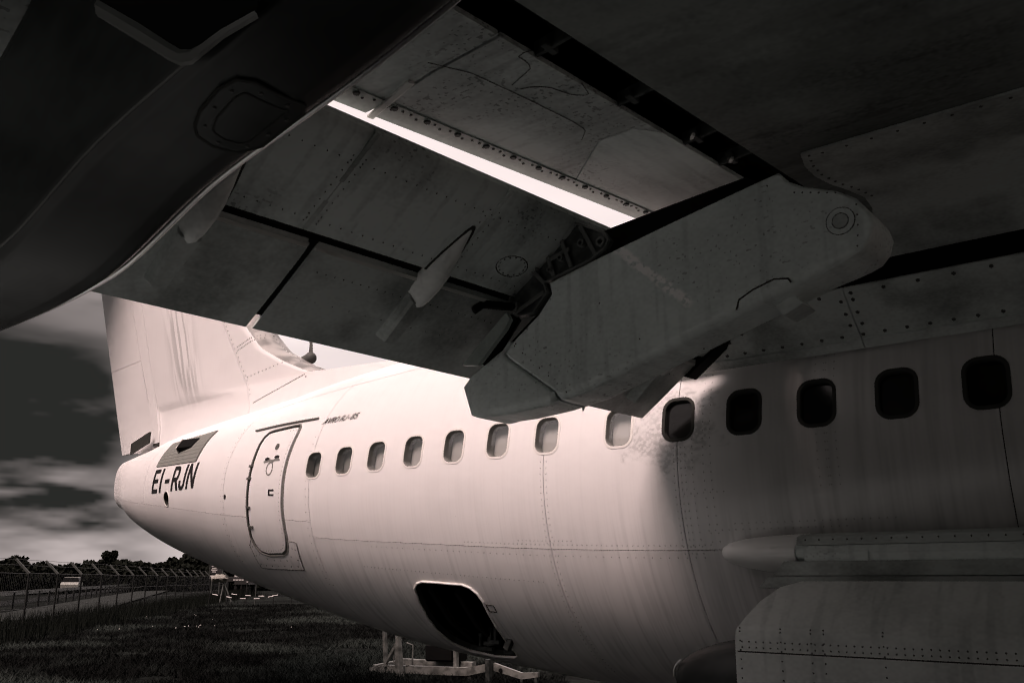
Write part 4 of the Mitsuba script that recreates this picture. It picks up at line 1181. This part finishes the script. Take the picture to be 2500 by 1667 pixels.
CR = thing('car', 'small pale car on the road behind the barrier', 'car')
c0 = np.array([-99.0, 48.0])
z0 = float(height(c0[0], c0[1])) + .12 + .35
cu, cv = np.array([rdir[0], rdir[1], 0]), np.array([rn_[0], rn_[1], 0])


def cpt(a, b, c):
    return np.array([c0[0], c0[1], z0]) + cu * a + cv * b + np.array([0, 0, c])


prof = [(-2.0, .25), (-2.05, .7), (-1.8, .95), (-.9, 1.0), (1.6, .92), (2.0, .7), (2.0, .25)]
add(CR + '__body', loftm([[cpt(a, s * .85, c) for a, c in prof] for s in (-1, -.9, .9, 1)], True, True, True), 'car', 30)
add(CR + '__cabin', loftm([[cpt(a, s * w, c) for a, c, w in ((-1.7, .95, .82), (-1.1, 1.42, .7), (.3, 1.45, .7), (1.0, .95, .82))] for s in (-1, 1)], True, True, True), 'window', 30)
add(CR + '__roof', loftm([[cpt(a, s * w, c) for a, c, w in ((-1.1, 1.43, .72), (.3, 1.46, .72), (.3, 1.50, .68), (-1.1, 1.47, .68))] for s in (-1, 1)], True, True, True), 'car', 30)
for a in (-1.25, 1.25):
    for s in (-.8, .8):
        w = trimesh.creation.cylinder(.32, .2, sections=14)
        w.apply_transform(trimesh.geometry.align_vectors([0, 0, 1], cv))
        w.apply_translation(cpt(a, s, .27))
        add(CR + '__wheel', w, 'black')

right = np.array([math.sin(yaw), math.cos(yaw), 0.0])     # along the picture, at the roadside signs which face the aircraft


def board(c, w, h, tilt=0.0, th=.06):
    c = np.asarray(c, float)
    R = right * math.cos(tilt) + np.array([0, 0, 1.0]) * math.sin(tilt)
    U = np.cross(R, [-math.cos(yaw), math.sin(yaw), 0]) * -1
    U = U if U[2] > 0 else -U
    N = np.cross(R, U)
    return loftm([[c + R * (sx_ * w / 2) + U * (sy_ * h / 2) + N * d for sx_, sy_ in ((-1, -1), (1, -1), (1, 1), (-1, 1))] for d in (-th / 2, th / 2)], True, True, True), R, U, N


SG = thing('direction_sign', 'tall dark direction board with white lines and an arrow, seen under the tail', 'road sign')
sc = np.array([-62.4, 41.3, 0])
b0, R, U, N = board(sc + [0, 0, .95], .92, 1.05)
Nf = N if N @ np.array([1, -1, 0]) > 0 else -N
add(SG + '__board', b0, 'signdark')
add(SG + '__header', board(sc + np.array([0, 0, 1.75]), .92, .45)[0], 'signwhite')
add(SG + '__frame', cat([bar(sc + R * .50 + [0, 0, .35] + Nf * .03, sc + R * .50 + [0, 0, 1.95] + Nf * .03, .07), bar(sc - R * .50 + [0, 0, .35] + Nf * .03, sc - R * .50 + [0, 0, 1.95] + Nf * .03, .04)]), 'galv')
for kx, (a_, w_) in enumerate(((.32, .42), (.18, .36), (.02, .42), (-.12, .34), (-.26, .48), (-.40, .3))):
    add(SG + '__line', board(sc + np.array([0, 0, .95 + a_]) - R * .16 + Nf * .04, w_, .055, 0, .02)[0], 'signwhite')
add(SG + '__arrow', cat([bar(sc + R * .12 + [0, 0, 1.10] + Nf * .05, sc + R * .40 + [0, 0, .88] + Nf * .05, .09, .03)]), 'signwhite')
add(SG + '__header_line', board(sc + np.array([0, 0, 1.70]) + Nf * .045, .7, .05, 0, .02)[0], 'signdark')
add(SG + '__lower_board', board(sc + np.array([0, 0, .18]), .92, .20)[0], 'signwhite')
add(SG + '__lower_line', board(sc + np.array([0, 0, .18]) + R * .08 + Nf * .045, .55, .05, 0, .02)[0], 'rubber_grey')
add(SG + '__post', cat([bar(sc + R * d - Nf * .08 + [0, 0, gz - .6], sc + R * d - Nf * .08 + [0, 0, 1.6], .09) for d in (-.3, .3)]), 'galv')
S2 = thing('information_sign', 'small black sign with white writing on a thin post, right of the covered machine', 'sign')
sc2 = np.array([-48.85, 34.84, 0])
add(S2 + '__board', board(sc2 + [0, 0, -.02], .62, .40)[0], 'signdark')
for a_, w_, o_ in ((.12, .14, -.2), (.12, .2, .05), (.02, .24, .05), (-.08, .26, .05), (-.14, .1, -.2)):
    add(S2 + '__line', board(sc2 + np.array([0, 0, -.02 + a_]) + R * o_ + Nf * .04, w_, .045, 0, .02)[0], 'signwhite')
add(S2 + '__post', bar(sc2 + R * .36 + [0, 0, gz], sc2 + R * .36 + [0, 0, .15], .05), 'galv')
S3 = thing('notice_beam', 'long dark horizontal board with a white notice between covered machine and small sign', 'sign board')
sc3 = np.array([-50.95, 35.34, 0])
add(S3 + '__board', board(sc3 + [0, 0, .0], 1.45, .26, .02)[0], 'signdark')
add(S3 + '__edge', board(sc3 + [0, 0, .15], 1.45, .03, .02)[0], 'galv')
for o_, w_ in ((-.22, .12), (-.05, .16), (.14, .16), (.32, .14)):
    add(S3 + '__line', board(sc3 + np.array([0, 0, -.04]) + R * o_ + Nf * .04, w_, .06, 0, .02)[0], 'signwhite')
add(S3 + '__post', cat([bar(sc3 + R * d - Nf * .05 + [0, 0, gz], sc3 + R * d - Nf * .05 + [0, 0, .1], .06) for d in (-.6, .6)]), 'post')
LO = thing('lorry', 'back of a white box lorry on the road, half hidden by the belly', 'lorry')
lc = np.array([-78.0, 54.2, 0])
add(LO + '__box', loftm([[lc + R * sx_ + [0, 0, sz_] + Nf * d for sx_, sz_ in ((-.42, .05), (1.0, .05), (1.0, 1.9), (-.42, 1.9))] for d in (-3, .0)], True, True, True), 'signwhite')
add(LO + '__chassis', loftm([[lc + R * sx_ + [0, 0, sz_] + Nf * d for sx_, sz_ in ((-.4, -.5), (.98, -.5), (.98, .05), (-.4, .05))] for d in (-3.0, -.05)], True, True, True), 'signdark')
for d in (-.28, .3, .8):
    add(LO + '__lamp', board(lc + R * d + np.array([0, 0, .14]) + Nf * .04, .22, .07, 0, .03)[0], 'signdark')
for d in (-2.6, -.5):
    for sx_ in (-.3, .85):
        w = trimesh.creation.cylinder(.45, .25, sections=14)
        w.apply_transform(trimesh.geometry.align_vectors([0, 0, 1], R))
        w.apply_translation(lc + R * sx_ + Nf * d + [0, 0, -1.0])
        add(LO + '__wheel', w, 'black')
TB = thing('covered_machine', 'pale crumpled tarpaulin over a machine on splayed tripod legs by the fence end', 'machine')
tc = np.array([-49.9, 33.31, .04])
mt = trimesh.creation.icosphere(subdivisions=4, radius=1.0)
dv = mt.vertices.copy()
mt.vertices = tc + np.outer(dv[:, 0], R) * .50 + np.outer(dv[:, 1], Nf) * .3 + np.outer(dv[:, 2], [0, 0, 1]) * .22
mt.vertices += dv * ((nfbm(dv * 2.6 + 4, 4) - .5) * .5)[:, None] * np.array([1, 1, .8])
add(TB + '__cover', mt, 'tarp', 30)
hub = tc + R * .27 - [0, 0, .2]
for k_, (a_, f_) in enumerate(((-.06, .3), (.55, 0.0), (.1, -.5))):
    add(TB + '__leg', bar(hub, [hub[0] + R[0] * a_ + Nf[0] * f_, hub[1] + R[1] * a_ + Nf[1] * f_, gz + .25], .06), 'arm')
add(TB + '__foot', cat([bar(hub + R * a_ + Nf * f_ + [0, 0, gz + .3 - hub[2]], hub + R * a_ + Nf * f_ + [0, 0, gz - .05 - hub[2]], .05) for a_, f_ in ((-.06, .3), (.55, 0.0), (.1, -.5))]), 'post')
rope_y = [('higher', [(565, 1444), (580, 1446.5), (600, 1448.8), (630, 1449), (660, 1446), (688, 1441.5)]), ('lower', [(551, 1443), (570, 1449), (590, 1453), (617, 1455.6), (647, 1454.8), (678, 1449.5)])]
for nm, zz, y0 in (('higher', (-.84, -.93, -.985, -.99, -.92, -.80), 0.0), ('lower', (-.82, -.97, -1.07, -1.13, -1.11, -.96), -.4)):
    RP = thing('barrier_rope', 'the %s of two sagging black barrier ropes with white sleeves, under the rear fuselage' % nm, 'rope', None)
    base_ = np.array([-47.2, 34.35]) if nm == 'higher' else np.array([-46.6, 33.2])
    ss_ = np.linspace(-2.1, 1.7, 6) + (0.25 if nm == 'higher' else -.25)
    pts = np.array([(base_[0] + right[0] * a_, base_[1] + right[1] * a_, z_) for a_, z_ in zip(ss_, zz)])
    L = along(pts, .08)
    add(RP + '__cord', tube(L, .012, 5), 'black')
    for j in range(2, len(L) - 4, 10):
        add(RP + '__sleeve', tube(L[j:j + 5], .030, 6), 'signwhite')
    for e in (L[0], L[-1]):
        add(RP + '__stake', bar((e[0], e[1], gz), (e[0], e[1], e[2] + .05), .04), 'post')

# ---------------------------------------------------------------- trees on the skyline
def crown(rng, n, c, r, shape, size):
    d = rng.normal(size=(n, 3))
    d /= np.linalg.norm(d, axis=1, keepdims=True)
    rad_ = rng.uniform(.35, 1, n) ** .5
    P = d * rad_[:, None]
    w = .72 + .55 * nfbm(d * 1.9 + shape, 3) - .1
    P = P * w[:, None]
    P = c + P * r
    u = rng.normal(size=(n, 3))
    u /= np.linalg.norm(u, axis=1, keepdims=True)
    v = np.cross(u, rng.normal(size=(n, 3)))
    v /= np.linalg.norm(v, axis=1, keepdims=True)
    s = size * rng.uniform(.6, 1.4, n)[:, None]
    V = np.stack([P - u * s, P + v * s * .8, P + u * s, P - v * s * .8], 1).reshape(-1, 3)
    i = np.arange(n) * 4
    return tm(V, np.vstack([np.stack([i, i + 1, i + 2], 1), np.stack([i, i + 2, i + 3], 1)]))


def dirpx(x):
    """bearing of a point on the skyline"""
    a = math.atan((x - 1250) / (2188.0 * math.cos(pitch) + 577 * math.sin(pitch)))
    b = yaw - 0 + a
    return np.array([-math.cos(b), math.sin(b)])


TREES = [('broad_tree', 30, 1371, 34, 'round dark tree left of the pine at the left end of the skyline', 150), ('broad_tree', 105, 1382, 40, 'low bushy tree between the first two fence arms', 150),
         ('broad_tree', 175, 1384, 40, 'low dark tree above the pale car', 150), ('pine_tree', 258, 1356, 22, 'windswept dark pine with gaps in its crown', 150),
         ('broad_tree', 225, 1374, 26, 'dark tree tucked against the left side of the pine', 155), ('broad_tree', 300, 1374, 30, 'rounded dark tree just right of the pine', 150),
         ('broad_tree', 345, 1377, 26, 'dark tree between the pine and the tall dome tree', 150), ('broad_tree', 388, 1380, 20, 'small dark tree left of the tall dome tree', 150), ('broad_tree', 425, 1369, 22, 'dark shoulder tree on the left flank of the dome tree', 150),
         ('dome_tree', 470, 1355, 26, 'tall dark dome shaped tree above the fence end', 150), ('broad_tree', 497, 1371, 18, 'dark tree on the right flank of the dome tree', 150), ('broad_tree', 555, 1384, 30, 'low dark tree behind the direction board', 150), ('broad_tree', 640, 1392, 50, 'low dark tree hidden behind the belly', 150)]
for i, (nm, px, py, hw, lab, D) in enumerate(TREES):
    r_ = np.random.default_rng(100 + i)
    u = dirpx(px)
    sc_ = D / 2260.0 * 1.05
    hgt = (1411 - py) * sc_
    c = u * D
    zg = float(height(c[0], c[1]))
    K = thing(nm, lab, 'tree')
    top = hgt
    cz = (top + zg) / 2 + .3
    hz = (top - cz)
    w_ = hw * sc_
    add(K + '__trunk', tube([(c[0], c[1], zg - .3), (c[0] + .1, c[1], zg + .45 * (cz - zg) + .5), (c[0], c[1] + .1, cz + .4 * hz)], [.28, .2, .08], 7), 'bark', True)
    if nm == 'pine_tree':
        ms = [crown(r_, 700, np.array([c[0] + u[1] * o_ * w_, c[1] - u[0] * o_ * w_, cz + hz * k_]), np.array([w_ * s__, w_ * s__, hz * .28]), 3.0 + o_, .16) for o_, k_, s__ in ((-.5, .35, .5), (.3, .55, .55), (-.1, .82, .55), (.55, .88, .35), (-.2, 0, .7), (.2, -.4, .8))]
        add(K + '__crown', cat(ms), 'leaf')
    else:
        add(K + '__crown', cat([crown(r_, 2600, np.array([c[0], c[1], cz]), np.array([w_ * 1.25, w_ * 1.25, hz * 1.25]), i * 2.3, .30), crown(r_, 900, np.array([c[0] + u[1] * w_ * .4, c[1] - u[0] * w_ * .4, cz - hz * .3]), np.array([w_, w_, hz * .9]), i * 1.3, .3)]), 'leaf')
hm = []
r_ = np.random.default_rng(77)
for px in np.arange(-20, 720, 5.0):
    u = dirpx(px)
    c = u * 140
    zg = float(height(c[0], c[1]))
    hm.append(crown(r_, 160, np.array([c[0], c[1], zg + 1.5]), np.array([2.2, 2.2, 2.0 + .7 * r_.uniform()]), px * .1, .28))
add('hedge', cat(hm), 'leaf', kind='stuff')
labels['hedge'].update(label='dark unbroken hedge below the trees on the skyline', category='hedge')
